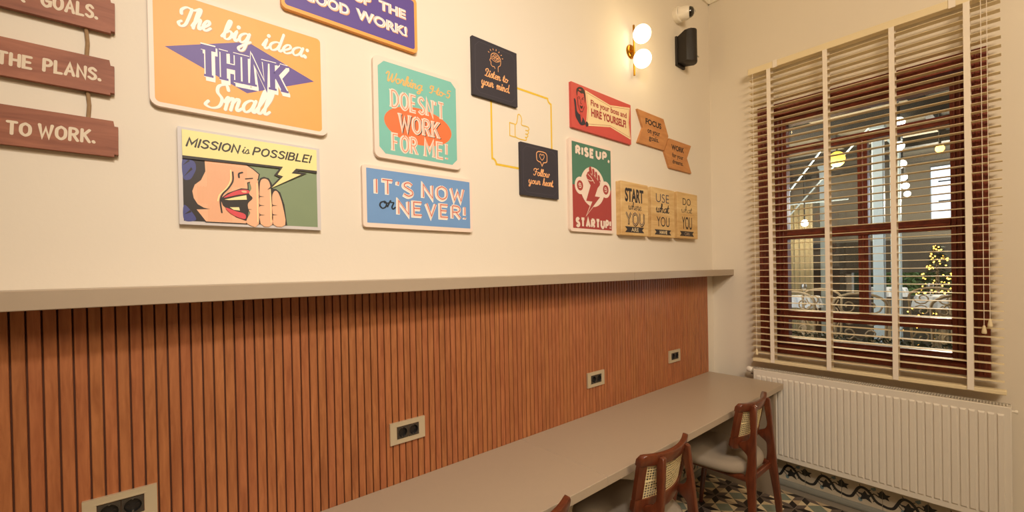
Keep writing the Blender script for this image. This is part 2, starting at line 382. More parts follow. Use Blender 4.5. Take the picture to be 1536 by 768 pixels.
P('ink_rose', '#CB5048'); P('ink_parchment', '#EFD6A4'); P('ink_dot', '#E09068'); P('wall_yellow', '#E4BC33', .6); P('grey_board', '#CFC8C6')
mat('ink_glow', '#F0E6DC', rough=.5)
wood('plank_wood', '#7A432C', '#A4654A', scale=(6, 30, 40), rough=.6, rnd=.04)
wood('arrow_wood', '#B87A46', '#CE9158', scale=(8, 30, 40), rough=.6)
wood('pine', '#C79A5E', '#E6C68C', scale=(3, 20, 24), rough=.6, rnd=.05)
mat('rope', '#9A7B58', rough=.9, var=.2, nscale=120)
mat('ink_chalk', '#DCCBB4', rough=.7)
mat('floor_grout', '#8C8172', rough=.8)
for n, c in dict(tile_black='#2E2724', tile_brown='#6C5E55', tile_cream='#DEC9A2', tile_tan='#BFA684', tile_green='#848B7C', tile_white='#C9BBA4', tile_vine='#2A2928', tile_blue='#6F8388').items():
    mat(n, c, rough=.35, var=.12, nscale=35)
mat('stone_moulding', '#87857B', rough=.4, var=.12, nscale=25)

# ------------------------------------------------------------------ the room
RX0, RY0, RZ = -6.2, -5.0, 3.75
def struct(name, bm, m, **k): return tag(obj(name, bm, m, **k), kind='structure')
struct('wall_left', box(BM(), RX0, 0, -.1, .25, .2, RZ), MATS['wall_paint'])
b = BM()      # window wall with its opening
WY0, WY1, WZ0, WZ1 = -1.470, -.348, .93, 2.692
box(b, 0, RY0, -.1, .25, WY0, RZ); box(b, 0, WY1, -.1, .25, 0, RZ); box(b, 0, WY0, -.1, .25, WY1, WZ0); box(b, 0, WY0, WZ1, .25, WY1, RZ)
struct('wall_right', b, MATS['wall_paint'])
struct('wall_back', box(BM(), RX0-.2, RY0, -.1, RX0, .2, RZ), MATS['wall_paint'])
struct('wall_front', box(BM(), RX0-.2, RY0-.2, -.1, .25, RY0, RZ), MATS['wall_paint'])
struct('ceiling', box(BM(), RX0-.2, RY0-.2, RZ, .25, .2, RZ+.1), MATS['ceiling_paint'])
cor = [(0, 3.615), (.012, 3.615), (.02, 3.65), (.06, 3.69), (.085, 3.735), (.085, 3.75), (0, 3.75)]
struct('trim_1', prism(BM(), [(-a, z) for a, z in cor], 'x', RX0, 0), MATS['ceiling_paint'])
struct('trim_2', prism(BM(), [(-a, z) for a, z in cor], 'y', RY0, 0), MATS['ceiling_paint'])
# floor of patterned cement tiles: each tile a corner-cut of four eight-pointed stars
floor = struct('floor', box(BM(), RX0, RY0, -.1, 0, 0, -.004), MATS['floor_grout'])
TP = .2027
TM = [MATS[k] for k in ('tile_black', 'tile_brown', 'tile_cream', 'tile_tan', 'tile_green', 'tile_white')]
def tile_faces(bm, cx, cy, z, hgt=0):
    h = TP/2-.0006; s = 2*h/3.41421; d = s*.70711
    def F(pts, mi):
        f = bm.faces.new([bm.verts.new((cx+x, cy+y, z)) for x, y in pts]); f.material_index = mi; f.normal_update()
        if f.normal.z < 0: f.normal_flip()
    for qx, qy, sw in ((-1, -1, 0), (1, -1, 1), (1, 1, 0), (-1, 1, 1)):
        M = lambda p: [(qx*(h-a), qy*(h-b_)) for a, b_ in p]
        r1 = [(0, 0), (s, 0), (s+d, d), (d, d)]; r2 = [(0, 0), (0, s), (d, s+d), (d, d)]
        F(M(r1), 1 if sw else 0); F(M(r2), 0 if sw else 1)
        # cream corners of the centre square
        F(M([(d, d), (d+s, d), (d, d+s)]), 2)
    F([(-h+s+0, -h), (h-s, -h), (0, -h+d)], 3); F([(-h+s, h), (h-s, h), (0, h-d)], 2)
    F([(-h, -h+s), (-h, h-s), (-h+d, 0)], 2); F([(h, -h+s), (h, h-s), (h-d, 0)], 3)
    e = h-d
    F([(-e, 0), (0, -e), (e, 0), (0, e)], 4)
    if hgt:
        v = [(cx-h, cy-h), (cx+h, cy-h), (cx+h, cy+h), (cx-h, cy+h)]
        for i in range(4):
            a, b_ = v[i], v[(i+1) % 4]
            f = bm.faces.new([bm.verts.new((a[0], a[1], z)), bm.verts.new((b_[0], b_[1], z)), bm.verts.new((b_[0], b_[1], z-hgt)), bm.verts.new((a[0], a[1], z-hgt))]); f.material_index = 5
bt = BM(); tile_faces(bt, 0, 0, 0, .004)
tile0 = obj('tile', bt, TM, floor); tile_me = tile0.data
GX, GY = -.410, -.330
kx = [GX+TP*i for i in range(-27, 3)]; ky = [GY-TP*j for j in range(-1, 23)]
first = True; rest = BM()
for x in kx:
    for y in ky:
        if x+TP/2 > .02 or y+TP/2 > .1: continue
        if x > -2.35 and y > -2.0:
            if first: o = tile0; first = False
            else: o = tile0.copy(); COL.objects.link(o)
            o.location = (x, y, 0); o.parent = floor
        elif x > RX0+.1 and y > RY0+.1: tile_faces(rest, x, y, 0)
tag(obj('tile_field', rest, TM, floor), kind='stuff')
# vine-patterned skirting tiles and the grey stone moulding at their foot
SM = [MATS['tile_white'], MATS['tile_vine'], MATS['tile_blue']]
def skirt_mesh():
    bm = BM(); h = .1
    box(bm, -.1005, -.010, .03, .1005, 0, .232, .0012)
    L = -.0104
    V = [(-.1, .066), (-.075, .060), (-.05, .068), (-.033, .098), (-.018, .128), (.0, .142), (.025, .136), (.048, .112), (.064, .086), (.08, .072), (.1, .066)]
    ribbon(bm, catmull(V), .0155, L, 1, 'flat')
    for a, c in (((-.033, .098), (-.018, .092)), ((.05, .11), (.075, .105))):
        ribbon(bm, catmull([a, ((a[0]+c[0])/2, a[1]+.012), (c[0]+.008, c[1]+.006)]), .006, L-.0001, 1)
    for a, c in (((-.004, .142), (-.01, .158)), ((.05, .108), (.045, .128)), ((-.03, .098), (-.012, .076)), ((.064, .086), (.058, .07)), ((.03, .134), (.047, .14))): ribbon(bm, [a, c], .004, L-.0002, 1, 'flat')
    st = [(0, .03), (.010, .012), (.03, .014), (.018, -.004), (.03, -.03), (.004, -.016), (-.02, -.026), (-.014, -.004), (-.028, .012), (-.010, .012)]
    fpoly(bm, [(.017+x*1.18, .093+z*1.12) for x, z in st], L-.0003, 1)
    fpoly(bm, [(.1, .155), (.1, .103), (.09, .106), (.082, .112), (.084, .124), (.074, .137), (.086, .137), (.09, .147)], L-.0003, 1)
    fpoly(bm, [(-.1, .155), (-.1, .103), (-.088, .11), (-.068, .103), (-.076, .122), (-.062, .138), (-.085, .137)], L-.0003, 1)
    fpoly(bm, [(.068, .165), (.046, .153), (.046, .145), (.06, .138), (.072, .148)], L-.0003, 2)
    fpoly(bm, ellipse(-.006, .064, .011, .014, 14), L-.0003, 2)
    fpoly(bm, ellipse(.01, .2, .013, .011, 12), L-.0003, 2)
    ribbon(bm, catmull([(-.1, .2), (-.05, .186), (0, .206), (.05, .222), (.1, .2)]), .010, L, 1, 'flat')
    return bm
skt = struct('baseboard_left', box(BM(), -4.8, -.004, 0, 0, 0, .03), MATS['stone_moulding'])
sk0 = obj('skirting_tile', skirt_mesh(), SM, skt); sk0.location = (-.115, -.001, 0)
for i in range(1, 23):
    c = sk0.copy(); COL.objects.link(c); c.parent = skt; c.location = (-.115-.2025*i, -.001, 0)
md = [(0, 0), (-.03, 0), (-.032, .012), (-.028, .026), (-.018, .035), (-.008, .038), (0, .036)]
obj('moulding', prism(BM(), [(a, z) for a, z in md], 'x', -4.8, -.0), MATS['stone_moulding'], skt)
skr = struct('baseboard_right', box(BM(), -.004, -3.9, 0, 0, 0, .03), MATS['stone_moulding'])
for i in range(19):
    c = sk0.copy(); COL.objects.link(c); c.parent = skr; c.rotation_euler = (0, 0, R(-90)); c.location = (-.001, -.209-.101+.2025-.2025*i, 0)
obj('moulding', prism(BM(), [(a, z) for a, z in md], 'y', -3.9, -.03), MATS['stone_moulding'], skr)

# ------------------------------------------------------------------ slatted wood panelling, shelf, desk
pan = thing('slat_panelling', 'reddish-brown vertical wood slat panelling on the wall between desk and shelf', 'panelling', (-2.4, 0, .73))
def ch(name, bm, m, par, **k):
    """child whose mesh is written in world coordinates"""
    o = obj(name, bm, m, par, **k); o.matrix_parent_inverse = Matrix.Identity(4)
    o.location = -par.location if not k.get('loc') else o.location
    return o
ch('backing', box(BM(), -4.7, -.0195, .70, -.153, -.0005, 1.483), MATS['slat_gap'], pan)
SP = .0262; sb = BM(); zlo, zhi = .7005, 1.4825
pf = [(-.0112, -.0195), (-.0112, -.0285), (-.0100, -.0297), (.0100, -.0297), (.0112, -.0285), (.0112, -.0195)]
prism(sb, pf, 'z', zlo, zhi)
slat0 = obj('slat', sb, MATS['slat_wood'], pan); n = 0
for i in range(173):
    o = slat0 if i == 0 else slat0.copy()
    if i: COL.objects.link(o)
    o.parent = pan; o.location = (-.1665-SP*i+2.4, 0, -.73)
sh = thing('wall_shelf', 'long narrow taupe laminate shelf capping the slatted wood panelling', 'shelf', (-2.4, 0, 1.505))
ch('shelf_board', box(BM(), -4.7, -.163, 1.4835, -1.32, 0, 1.5275, .0015), MATS['laminate'], sh)
ch('shelf_board', box(BM(), -1.3195, -.163, 1.4835, -.0005, 0, 1.5275, .0015), MATS['laminate'], sh)
dk = thing('wall_desk', 'long taupe laminate counter desk running along the slatted wall to the radiator', 'desk', (-2.4, -.28, 0))
ch('desktop_panel', box(BM(), -2.0795, -.535, .714, -.153, -.030, .75, .0015), MATS['laminate'], dk)
ch('desktop_panel', box(BM(), -4.7, -.535, .7142, -2.0805, -.030, .7502, .0015), MATS['laminate'], dk)
ch('end_panel', box(BM(), -.245, -.505, .0005, -.209, -.034, .7138, .001), MATS['laminate_edge'], dk)
ch('end_panel', box(BM(), -4.68, -.505, .0005, -4.644, -.034, .7138, .001), MATS['laminate_edge'], dk)
ch('support_rail', box(BM(), -4.64, -.06, .60, -.249, -.036, .7138, .001), MATS['laminate_edge'], dk)

# ------------------------------------------------------------------ window
win = thing('window_1', None, None, (0, -.909, .93)); win['kind'] = 'structure'
FW = MATS['frame_wood']
def fch(name, bm, m=FW, **k): return ch(name, bm, m, win, **k)
# casing, flush round the opening, with a stepped reveal
e_ = .0005
for a, c in ((WY1-.085, WY1-e_), (WY0+e_, WY0+.085)):
    bm = BM(); box(bm, -.014, a, WZ0, .10, c, WZ1-e_, .003)
    for k in range(3):
        yy = a+(c-a)*(k+1)/4; box(bm, -.018, yy-.006, WZ0+.01, -.013, yy+.006, WZ1-.01, .002)
    fch('window_casing', bm)
bm = BM(); box(bm, -.014, WY0+.086, WZ1-.085, .10, WY1-.086, WZ1-e_, .003)
for k in range(3): box(bm, -.018, WY0+.09, WZ1-.085+.085*(k+1)/4-.006, -.013, WY1-.09, WZ1-.085+.085*(k+1)/4+.006, .002)
fch('window_casing', bm)
fch('window_sill', box(BM(), -.016, WY0+.086, WZ0, .10, WY1-.086, WZ0+.06, .004))
y0, y1 = WY0+.086, WY1-.086; z0, z1 = WZ0+.061, WZ1-.086
gy0, gy1 = -1.322, -.508
for a, c in ((y0, gy0), (gy1, y1)):
    bm = BM(); box(bm, .055, a, z0, .13, c, z1, .002)
    m_ = (a+c)/2
    tube(bm, [(.054, m_-.012, z0+.01), (.054, m_-.012, z1-.01)], .007, 8); tube(bm, [(.054, m_+.012, z0+.01), (.054, m_+.012, z1-.01)], .005, 8)
    fch('sash_stile', bm)
def rail(za, zb, deep=.055):
    bm = BM(); box(bm, deep, gy0+.0005, za, .13, gy1-.0005, zb, .002); tube(bm, [(deep, gy0+.002, (za+zb)/2), (deep, gy1-.002, (za+zb)/2)], min(.008, (zb-za)*.3), 8)
    fch('sash_rail', bm)
rail(2.545, z1); rail(2.335, 2.385); rail(1.735, 1.80, .045); rail(1.165, 1.228); rail(z0, 1.035)
for za, zb in ((1.8005, 2.3345), (1.2285, 1.7345)):
    bm = BM(); box(bm, .06, -.955, za, .128, -.905, zb, .002); tube(bm, [(.06, -.93, za+.003), (.06, -.93, zb-.003)], .008, 8); fch('mullion', bm)
gm = bpy.data.materials.new('window_glass'); gm.use_nodes = True; nt = gm.node_tree; nt.nodes.remove(nt.nodes['Principled BSDF'])
tr = nt.nodes.new('ShaderNodeBsdfTransparent'); gl = nt.nodes.new('ShaderNodeBsdfGlossy'); gl.inputs['Roughness'].default_value = .01
fr = nt.nodes.new('ShaderNodeFresnel'); fr.inputs[0].default_value = 1.5; mxs = nt.nodes.new('ShaderNodeMixShader'); tr.inputs[0].default_value = (.93, .95, .94, 1)
nt.links.new(fr.outputs[0], mxs.inputs[0]); nt.links.new(tr.outputs[0], mxs.inputs[1]); nt.links.new(gl.outputs[0], mxs.inputs[2]); nt.links.new(mxs.outputs[0], nt.nodes['Material Output'].inputs[0])
MATS['glass'] = gm
for ya, yb, za, zb in ((gy0, gy1, 2.386, 2.544), (gy0, -.956, 1.801, 2.334), (-.904, gy1, 1.801, 2.334), (gy0, -.956, 1.229, 1.734), (-.904, gy1, 1.229, 1.734), (gy0, gy1, 1.036, 1.164)):
    fch('pane', box(BM(), .112, ya+.0006, za, .116, yb-.0006, zb), gm)

# ------------------------------------------------------------------ venetian blind
bl = thing('venetian_blind', 'cream wooden venetian blind with white ladder tapes, half hiding the dark-wood window', 'blind', (-.06, -.92, .86))
BY0, BY1 = -1.516, -.3205
bm = BM(); box(bm, -.086, BY0-.006, 2.925, -.032, BY1+.006, 2.968, .002)
ch('headrail', bm, MATS['blind_slat'], bl)
bm = BM(); box(bm, -.0845, BY0-.008, .862, -.0345, BY1+.004, .884, .003)
ch('bottom_rail', bm, MATS['blind_slat'], bl)
# one slat, shallow crown
sl = BM(); prof = [(-.0845, 0), (-.073, .0011), (-.0595, .0016), (-.046, .0011), (-.0345, 0), (-.0345, .0026), (-.046, .0037), (-.0595, .0042), (-.073, .0037), (-.0845, .0026)]
prism(sl, prof, 'y', BY0, BY1)
sl0 = obj('slat', sl, MATS['blind_slat'], bl); rr = random.Random(3)
for k in range(44):
    o = sl0 if k == 0 else sl0.copy()
    if k: COL.objects.link(o)
    o.parent = bl; o.location = (.06, .92+rr.uniform(-.002, .002), .926+.0455*k-.86)
for y in (-.449, -.776, -1.098, -1.398):
    hw = .0125
    ch('ladder_tape', box(BM(), -.0882, y-hw, .868, -.0872, y+hw, 2.926), MATS['blind_tape'], bl)
    ch('ladder_tape', box(BM(), -.0318, y-hw, .868, -.0308, y+hw, 2.924), MATS['blind_tape'], bl)
for y, zt_, zb_ in ((-.350, 2.925, .955), (-1.449, 2.925, 1.215), (-1.470, 2.925, 1.25)):
    c = ch('cord', tube(BM(), [(-.096, y, zt_), (-.096, y, zb_)], .0014, 6), MATS['blind_tape'], bl)
    t = lathe(BM(), [(0, .022), (.004, .021), (.006, .012), (.0095, -.008), (.010, -.018), (.007, -.022), (0, -.022)], (-.096, y, zb_-.02), n=14)
    t = obj('tassel', t, MATS['blind_slat'], c, smooth=True)
for y in (-.49, -1.345):
    bm = BM(); box(bm, -.09, y-.014, 2.920, -.0865, y+.014, 2.972, .001); box(bm, -.0865, y-.014, 2.9685, 0, y+.014, 2.972, .001); box(bm, -.004, y-.02, 2.972, 0, y+.02, 3.0, .001)
    ch('bracket', bm, MATS['blind_tape'], bl)
    ch('screw', lathe(BM(), [(0, .004), (.004, .003), (.005, 0)], (-.004, y+.010, 2.987), (-1, 0, 0), 10), MATS['plastic_black'], bl)

# ------------------------------------------------------------------ radiator
rad = thing('radiator', 'long white ribbed panel radiator under the window at the desk end', 'radiator', (-.08, -.9375, .2136))
ry0, ry1, rz0, rz1 = -1.5385, -.3364, .2136, .8136
bm = BM(); nrib = 36; pit = .0333
ys = [ry1-.018-.5*pit-pit*i+.0 for i in range(nrib)]
box(bm, -.128, ry0, rz0, -.116, ry1, rz1, .003)
for y in ys[:35]:
    # pressed rib: a low flat-topped ridge with tapered ends
    a, c = .0125, .0095; zt_, zb_ = rz1-.038, rz0+.032
    o1 = [(-.1278, y+a, zb_), (-.1278, y-a, zb_), (-.1278, y-a, zt_), (-.1278, y+a, zt_)]
    o2 = [(-.1345, y+c, zb_+.009), (-.1345, y-c, zb_+.009), (-.1345, y-c, zt_-.009), (-.1345, y+c, zt_-.009)]
    v1 = [bm.verts.new(p) for p in o1]; v2 = [bm.verts.new(p) for p in o2]
    bm.faces.new(v2)
    for i in range(4): bm.faces.new((v1[i], v1[(i+1) % 4], v2[(i+1) % 4], v2[i]))
ch('front_panel', bm, MATS['radiator_white'], rad)
ch('rear_panel', box(BM(), -.045, ry0+.01, rz0+.01, -.035, ry1-.01, rz1-.01, .002), MATS['radiator_white'], rad)
for a, c in ((ry0-.001, ry0+.001), (ry1-.001, ry1+.001)): ch('side_cover', box(BM(), -.1155, a, rz0+.004, -.046, c, rz1-.004), MATS['radiator_white'], rad)
bm = BM(); y = ry0+.012
while y < ry1-.01:
    box(bm, -.112, y, rz1-.012, -.048, y+.004, rz1-.001); y += .0115
g = ch('top_grille', bm, MATS['radiator_white'], rad); g['kind'] = 'stuff'
ch('grille_frame', box(box(box(BM(), -.1145, ry0+.003, rz1-.006, -.1125, ry1-.003, rz1+.001), -.0475, ry0+.003, rz1-.006, -.0455, ry1-.003, rz1+.001), -.112, ry0+.004, rz1-.05, -.048, ry1-.004, rz1-.045), MATS['radiator_shade'], rad)
bm = BM(); tube(bm, [(-.08, ry1-.002, .775), (-.08, ry1+.03, .775)], .011, 14); tube(bm, [(-.08, ry1+.018, .775), (-.045, ry1+.018, .775), (-.0, ry1+.018, .775)], .008, 12)
v = ch('valve', bm, MATS['steel'], rad)
vk = lathe(BM(), [(0, 0), (.017, .001), (.02, .006), (.02, .03), (.017, .036), (0, .038)], (-.08, ry1+.022, .795), (0, 1, .2), 20); vk = obj('valve_knob', vk, MATS['plastic_white'], v)
smooth_by_angle(vk)
ch('vent', tube(tube(BM(), [(-.08, ry0+.002, .785), (-.08, ry0-.012, .785)], .006, 10), [(-.08, ry0-.012, .785), (-.08, ry0-.022, .785)], .009, 12), MATS['plastic_white'], rad)
for y in (-1.3, -.55): ch('wall_bracket', box(BM(), -.035, y-.02, rz0+.05, 0, y+.02, rz1-.05), MATS['radiator_white'], rad)

# ------------------------------------------------------------------ sockets
def socket(x, z, label):
    t = thing('wall_socket', label, 'socket', (x, -.0297, z), 'double wall sockets on the slatted panelling')
    bm = BM()
    W_, H_, w_, h_ = .0725, .041, .0462, .0235
    for a, bb, c, d in ((-W_, -H_, -w_, H_), (w_, -H_, W_, H_), (-w_, -H_, w_, -h_), (-w_, h_, w_, H_)): box(bm, a, -.009, bb, c, 0, d)
    bmesh.ops.remove_doubles(bm, verts=bm.verts[:], dist=1e-5)
    f = obj('cover_frame', bm, MATS['socket_frame'], t)
    obj('frame_lip', box(box(BM(), -.0505, -.0098, -.0275, .0505, -.0088, -.0242), -.0505, -.0098, .0242, .0505, -.0088, .0275), MATS['socket_frame'], t)
    for s in (-.0228, .0228):
        bm = BM()
        # square insert with a round well
        n = 24; rw = .0182; q = .0222
        out = []
        for k in range(n):
            a = 2*math.pi*k/n; ca, sa = math.cos(a), math.sin(a); m_ = max(abs(ca), abs(sa)); out.append((q*ca/m_, q*sa/m_))
        vo = [bm.verts.new((s+p[0], -.0095, p[1])) for p in out]; vi = [bm.verts.new((s+rw*math.cos(2*math.pi*k/n), -.0095, rw*math.sin(2*math.pi*k/n))) for k in range(n)]
        vd = [bm.verts.new((s+rw*.93*math.cos(2*math.pi*k/n), -.0008, rw*.93*math.sin(2*math.pi*k/n))) for k in range(n)]
        for k in range(n):
            j = (k+1) % n
            bm.faces.new((vo[k], vo[j], vi[j], vi[k])).material_index = 0; bm.faces.new((vi[k], vi[j], vd[j], vd[k])).material_index = 1
        bm.faces.new(vd).material_index = 1
        ins = obj('socket_insert', bm, [MATS['socket_dark'], MATS['socket_well']], t)
        obj('socket_ring', lathe(BM(), [(rw-.0006, -.0092), (rw-.0002, -.0112), (rw+.0014, -.0112), (rw+.002, -.0094)], (s, 0, 0), (0, 1, 0), 24), MATS['socket_dark'], ins)
        for k in (-.0095, .0095): obj('pin_hole', lathe(BM(), [(0, 0), (.0026, 0), (.003, .002)], (s+k, -.0030, 0), (0, 1, 0), 10), MATS['steel'] if 0 else MATS['plastic_black'], ins)
        for k in (-.0165, .0165): obj('earth_clip', box(BM(), s-.002, -.007, k-.0012, s+.002, -.001, k+.0012), MATS['steel'], ins)
    return t
socket(-3.4785, .949, 'double socket in a champagne frame, cut off by the lower edge near the left')
socket(-2.6625, .943, 'double wall socket above the desk, second from the left')
socket(-1.5200, .938, 'double wall socket midway along the slatted panelling, third from the left')
socket(-.6680, .943, 'small-looking double wall socket nearest the window corner')
# ------------------------------------------------------------------ signs on the wall
def sign(name, label, cx, cz, group=None, cat='sign'):
    return thing(name, label, cat, (cx, 0, cz), group)
class Art:
    """collects flat print of one sign; every shape is written at its place on the wall and moved into the sign's frame"""
    def __init__(s, root, face): s.r = root; s.lev = face-.0002; s.d = {}
    def up(s, n): s.d.setdefault(n, len(s.d)); return s.lev-s.d[n]*.0002
    def put(s, name, bm, m, label=None):
        o = obj(name, bm, MATS[m] if isinstance(m, str) else m, s.r, flat=True); o.location = (-s.r.location.x, 0, -s.r.location.z)
        if label: o['label'] = label
        return o
    def poly(s, name, pts, m, label=None):
        bm = BM(); fpoly(bm, pts, s.up(name)); return s.put(name, bm, m, label)
    def polys(s, name, L, m, label=None):
        bm = BM(); l = s.up(name)
        for p in L: fpoly(bm, p, l)
        return s.put(name, bm, m, label)
    def lines(s, name, L, wd, m, closed=False, nib=0, smooth=False, label=None, caps='round'):
        bm = BM(); l = s.up(name)
        for i, p in enumerate(L): ribbon(bm, catmull(p, closed) if smooth else p, wd, l-.00001*(i % 6), closed=closed, nib=nib, caps=caps)
        return s.put(name, bm, m, label)
    def pen(s, name, m, text, *a, label=None, **k):
        bm = BM(); strokes(bm, text, *a, s.up(name), **k); return s.put(name, bm, m, label)
    def type(s, name, m, text, *a, label=None, **k):
        bm = BM(); typeset(bm, text, *a, s.up(name), **k); return s.put(name, bm, m, label)
def board(root, pts, th, m, name='board', y0=0.0, side=None):
    bm = BM(); prism(bm, pts, 'y', -th, -y0)
    o = obj(name, bm, MATS[m] if isinstance(m, str) else m, root); o.location = (-root.location.x, 0, -root.location.z)
    return o
def octo(x0, z0, x1, z1, c): return [(x0+c, z0), (x1-c, z0), (x1, z0+c), (x1, z1-c), (x1-c, z1), (x0+c, z1), (x0, z1-c), (x0, z0+c)]

# orange: The big idea: THINK Small
t = sign('wall_sign', 'large orange sign with purple diamond reading The big idea: THINK Small', -3.163, 2.19)
board(t, rrect(-3.400, 2.028, -2.930, 2.368, .022), .017, 'ink_pinkwhite')
A = Art(t, -.017)
A.poly('printed_panel', rrect(-3.389, 2.040, -2.948, 2.356, .012), 'ink_orange')
A.poly('diamond', [(-3.365, 2.199), (-3.163, 2.277), (-2.971, 2.206), (-3.168, 2.117)], 'ink_purple')
kw = dict(style='script', slant=.22, nib=.45)
for m_, d, wd in (('board_edge', .0018, .0072), ('ink_white', 0, .0078)):
    nm = 'lettering_shadow' if d else 'lettering'
    A.pen(nm, m_, 'The', -3.330, 2.268, -3.262, 2.325, wd, rise=.008, dx=d, dz=-d, **kw)
    A.pen(nm, m_, 'big', -3.232, 2.266, -3.160, 2.323, wd, rise=.006, dx=d, dz=-d, **kw)
    A.pen(nm, m_, 'idea:', -3.124, 2.272, -2.990, 2.327, wd, rise=.008, dx=d, dz=-d, **kw)
    A.pen(nm, m_, 'Small', -3.272, 2.050, -3.112, 2.122, wd*1.15, rise=.012, dx=d, dz=-d, **kw)
kt = dict(serif=.0115, rise=.006, gap=.3, caps='flat')
A.pen('display_shadow', 'ink_white', 'THINK', -3.283, 2.137, -3.062, 2.222, .0235, dx=.0045, dz=-.0045, **kt)
A.pen('display_outline', 'ink_white', 'THINK', -3.283, 2.142, -3.062, 2.226, .0205, **kt)
A.pen('display_lettering', 'ink_purple', 'THINK', -3.283, 2.143, -3.062, 2.225, .0150, **kt)

# purple: KEEP UP THE GOOD WORK!
t = sign('wall_sign', 'purple sign with orange rim reading KEEP UP THE GOOD WORK! at the top edge', -2.822, 2.53)
board(t, rrect(-3.066, 2.424, -2.576, 2.640, .016), .017, 'ink_orange')
A = Art(t, -.017)
A.poly('printed_panel', rrect(-3.056, 2.436, -2.588, 2.628, .010), 'ink_purple')
for nm, m_, d, bo in (('lettering_shadow', 'ink_orange', .002, .045), ('lettering', 'ink_white', 0, .045), ('lettering_inline', 'grey_board', -.0003, -.012)):
    for tx, a in (('THE', (-2.735, 2.542, -2.625, 2.578)), ('UP', (-2.832, 2.538, -2.764, 2.574)), ('KEEP', (-3.0, 2.538, -2.862, 2.574)), ('GOOD', (-2.998, 2.474, -2.845, 2.512)), ('WORK!', (-2.822, 2.476, -2.620, 2.514))):
        A.type(nm, m_, tx, *a, bold=bo, dx=d, dz=-d)

# MISSION is POSSIBLE!
t = sign('wall_sign', 'comic-style sign of a shouting mouth reading MISSION is POSSIBLE!', -3.150, 1.842)
board(t, rrect(-3.342, 1.702, -2.958, 1.981, .002), .016, 'grey_board')
A = Art(t, -.016)
X0, X1, Z0, Z1 = -3.332, -2.969, 1.712, 1.973
A.poly('printed_panel', [(X0, Z0), (X1, Z0), (X1, Z1), (X0, Z1)], 'ink_green')
A.poly('hair', [(X0, Z0), (-3.279, Z0), (-3.265, 1.75), (-3.255, 1.80), (-3.255, 1.9), (X0, 1.9)], 'ink_black', 'black comic hair')
for q in ([(-3.331, 1.890), (-3.306, 1.886), (-3.301, 1.866), (-3.307, 1.847), (-3.316, 1.832), (-3.331, 1.835)], [(-3.331, 1.757), (-3.314, 1.740), (-3.304, 1.716), (-3.331, 1.714)]): A.poly('hair_highlight', catmull(q, True), 'ink_hairblue')
A.polys('hair_strand', [[(-3.332, 1.87), (-3.318, 1.889), (-3.315, 1.885)], [(-3.330, 1.838), (-3.312, 1.868), (-3.309, 1.862)], [(-3.331, 1.73), (-3.317, 1.744), (-3.314, 1.738)]], 'ink_black')
skin = [(-3.280, 1.893), (-3.279, 1.860), (-3.290, 1.833), (-3.305, 1.818), (-3.311, 1.799), (-3.308, 1.779), (-3.299, 1.762), (-3.285, 1.753), (-3.270, 1.750), (-3.288, 1.748), (-3.302, 1.7465), (-3.291, 1.73), (-3.280, 1.713), (-3.179, 1.713), (-3.174, 1.763), (-3.173, 1.826), (-3.174, 1.84), (-3.162, 1.845), (-3.145, 1.853), (-3.142, 1.869), (-3.157, 1.882), (-3.175, 1.893)]
A.lines('profile_line', [skin[12:]], .0065, 'ink_black')
A.poly('face', skin, 'ink_skin', 'peach skin of the comic face')
dots = []
for i in range(40):
    for j in range(48):
        x = -3.308+i*.0034; z = 1.716+j*.0037+(i % 2)*.0018
        # keep the printed dots well inside the cheek and jaw
        if (x > -3.277 and z < 1.885 and x < -3.215) or (x > -3.300 and 1.765 < z < 1.815 and x < -3.25) or (x > -3.27 and z < 1.765 and x < -3.245) or (-3.215 < x < -3.162 and 1.822 < z < 1.884 and not (x > -3.18 and z < 1.85)):
            dots.append([(x+.0009*math.cos(a*1.2566), z+.0009*math.sin(a*1.2566)) for a in range(5)])
o = A.polys('print_dots', dots, 'ink_dot'); o['kind'] = 'stuff'
A.lines('cheek_highlight', [catmull([(-3.216, 1.872), (-3.217, 1.841), (-3.228, 1.816), (-3.245, 1.795), (-3.250, 1.776)])], .003, 'ink_cream')
A.lines('cheek_line', [catmull([(-3.211, 1.867), (-3.211, 1.841), (-3.222, 1.818), (-3.238, 1.797), (-3.244, 1.776), (-3.241, 1.742)])], .0042, 'ink_black')
A.lines('nostril', [catmull([(-3.186, 1.869), (-3.195, 1.864), (-3.195, 1.853)])], .0048, 'ink_black')
A.lines('nose_line', [[(-3.178, 1.8505), (-3.159, 1.8545)]], .003, 'ink_black')
A.poly('mouth', [(-3.244, 1.783), (-3.225, 1.802), (-3.190, 1.820), (-3.170, 1.820), (-3.165, 1.807), (-3.152, 1.795), (-3.167, 1.783), (-3.160, 1.757), (-3.174, 1.750), (-3.176, 1.720), (-3.205, 1.730), (-3.238, 1.764)], 'ink_black')
fing = [[(-3.166, 1.844), (-3.145, 1.849), (-3.145, 1.713), (-3.177, 1.713), (-3.176, 1.728), (-3.168, 1.745), (-3.172, 1.756), (-3.173, 1.775), (-3.160, 1.792), (-3.170, 1.806), (-3.163, 1.822)],
        [(-3.140, 1.714), (-3.141, 1.790), (-3.139, 1.842), (-3.131, 1.856), (-3.118, 1.855), (-3.111, 1.838), (-3.108, 1.79), (-3.107, 1.714)],
        [(-3.1045, 1.714), (-3.106, 1.78), (-3.105, 1.808), (-3.097, 1.822), (-3.087, 1.814), (-3.076, 1.775), (-3.070, 1.714)]]
A.polys('finger_outline', [[(-3.150, 1.713), (-3.146, 1.84), (-3.138, 1.858), (-3.128, 1.863), (-3.114, 1.860), (-3.106, 1.845), (-3.103, 1.828), (-3.094, 1.828), (-3.082, 1.818), (-3.071, 1.780), (-3.064, 1.713)]], 'ink_black')
A.polys('finger', [catmull(f, True, 3) for f in fing], 'ink_skin')
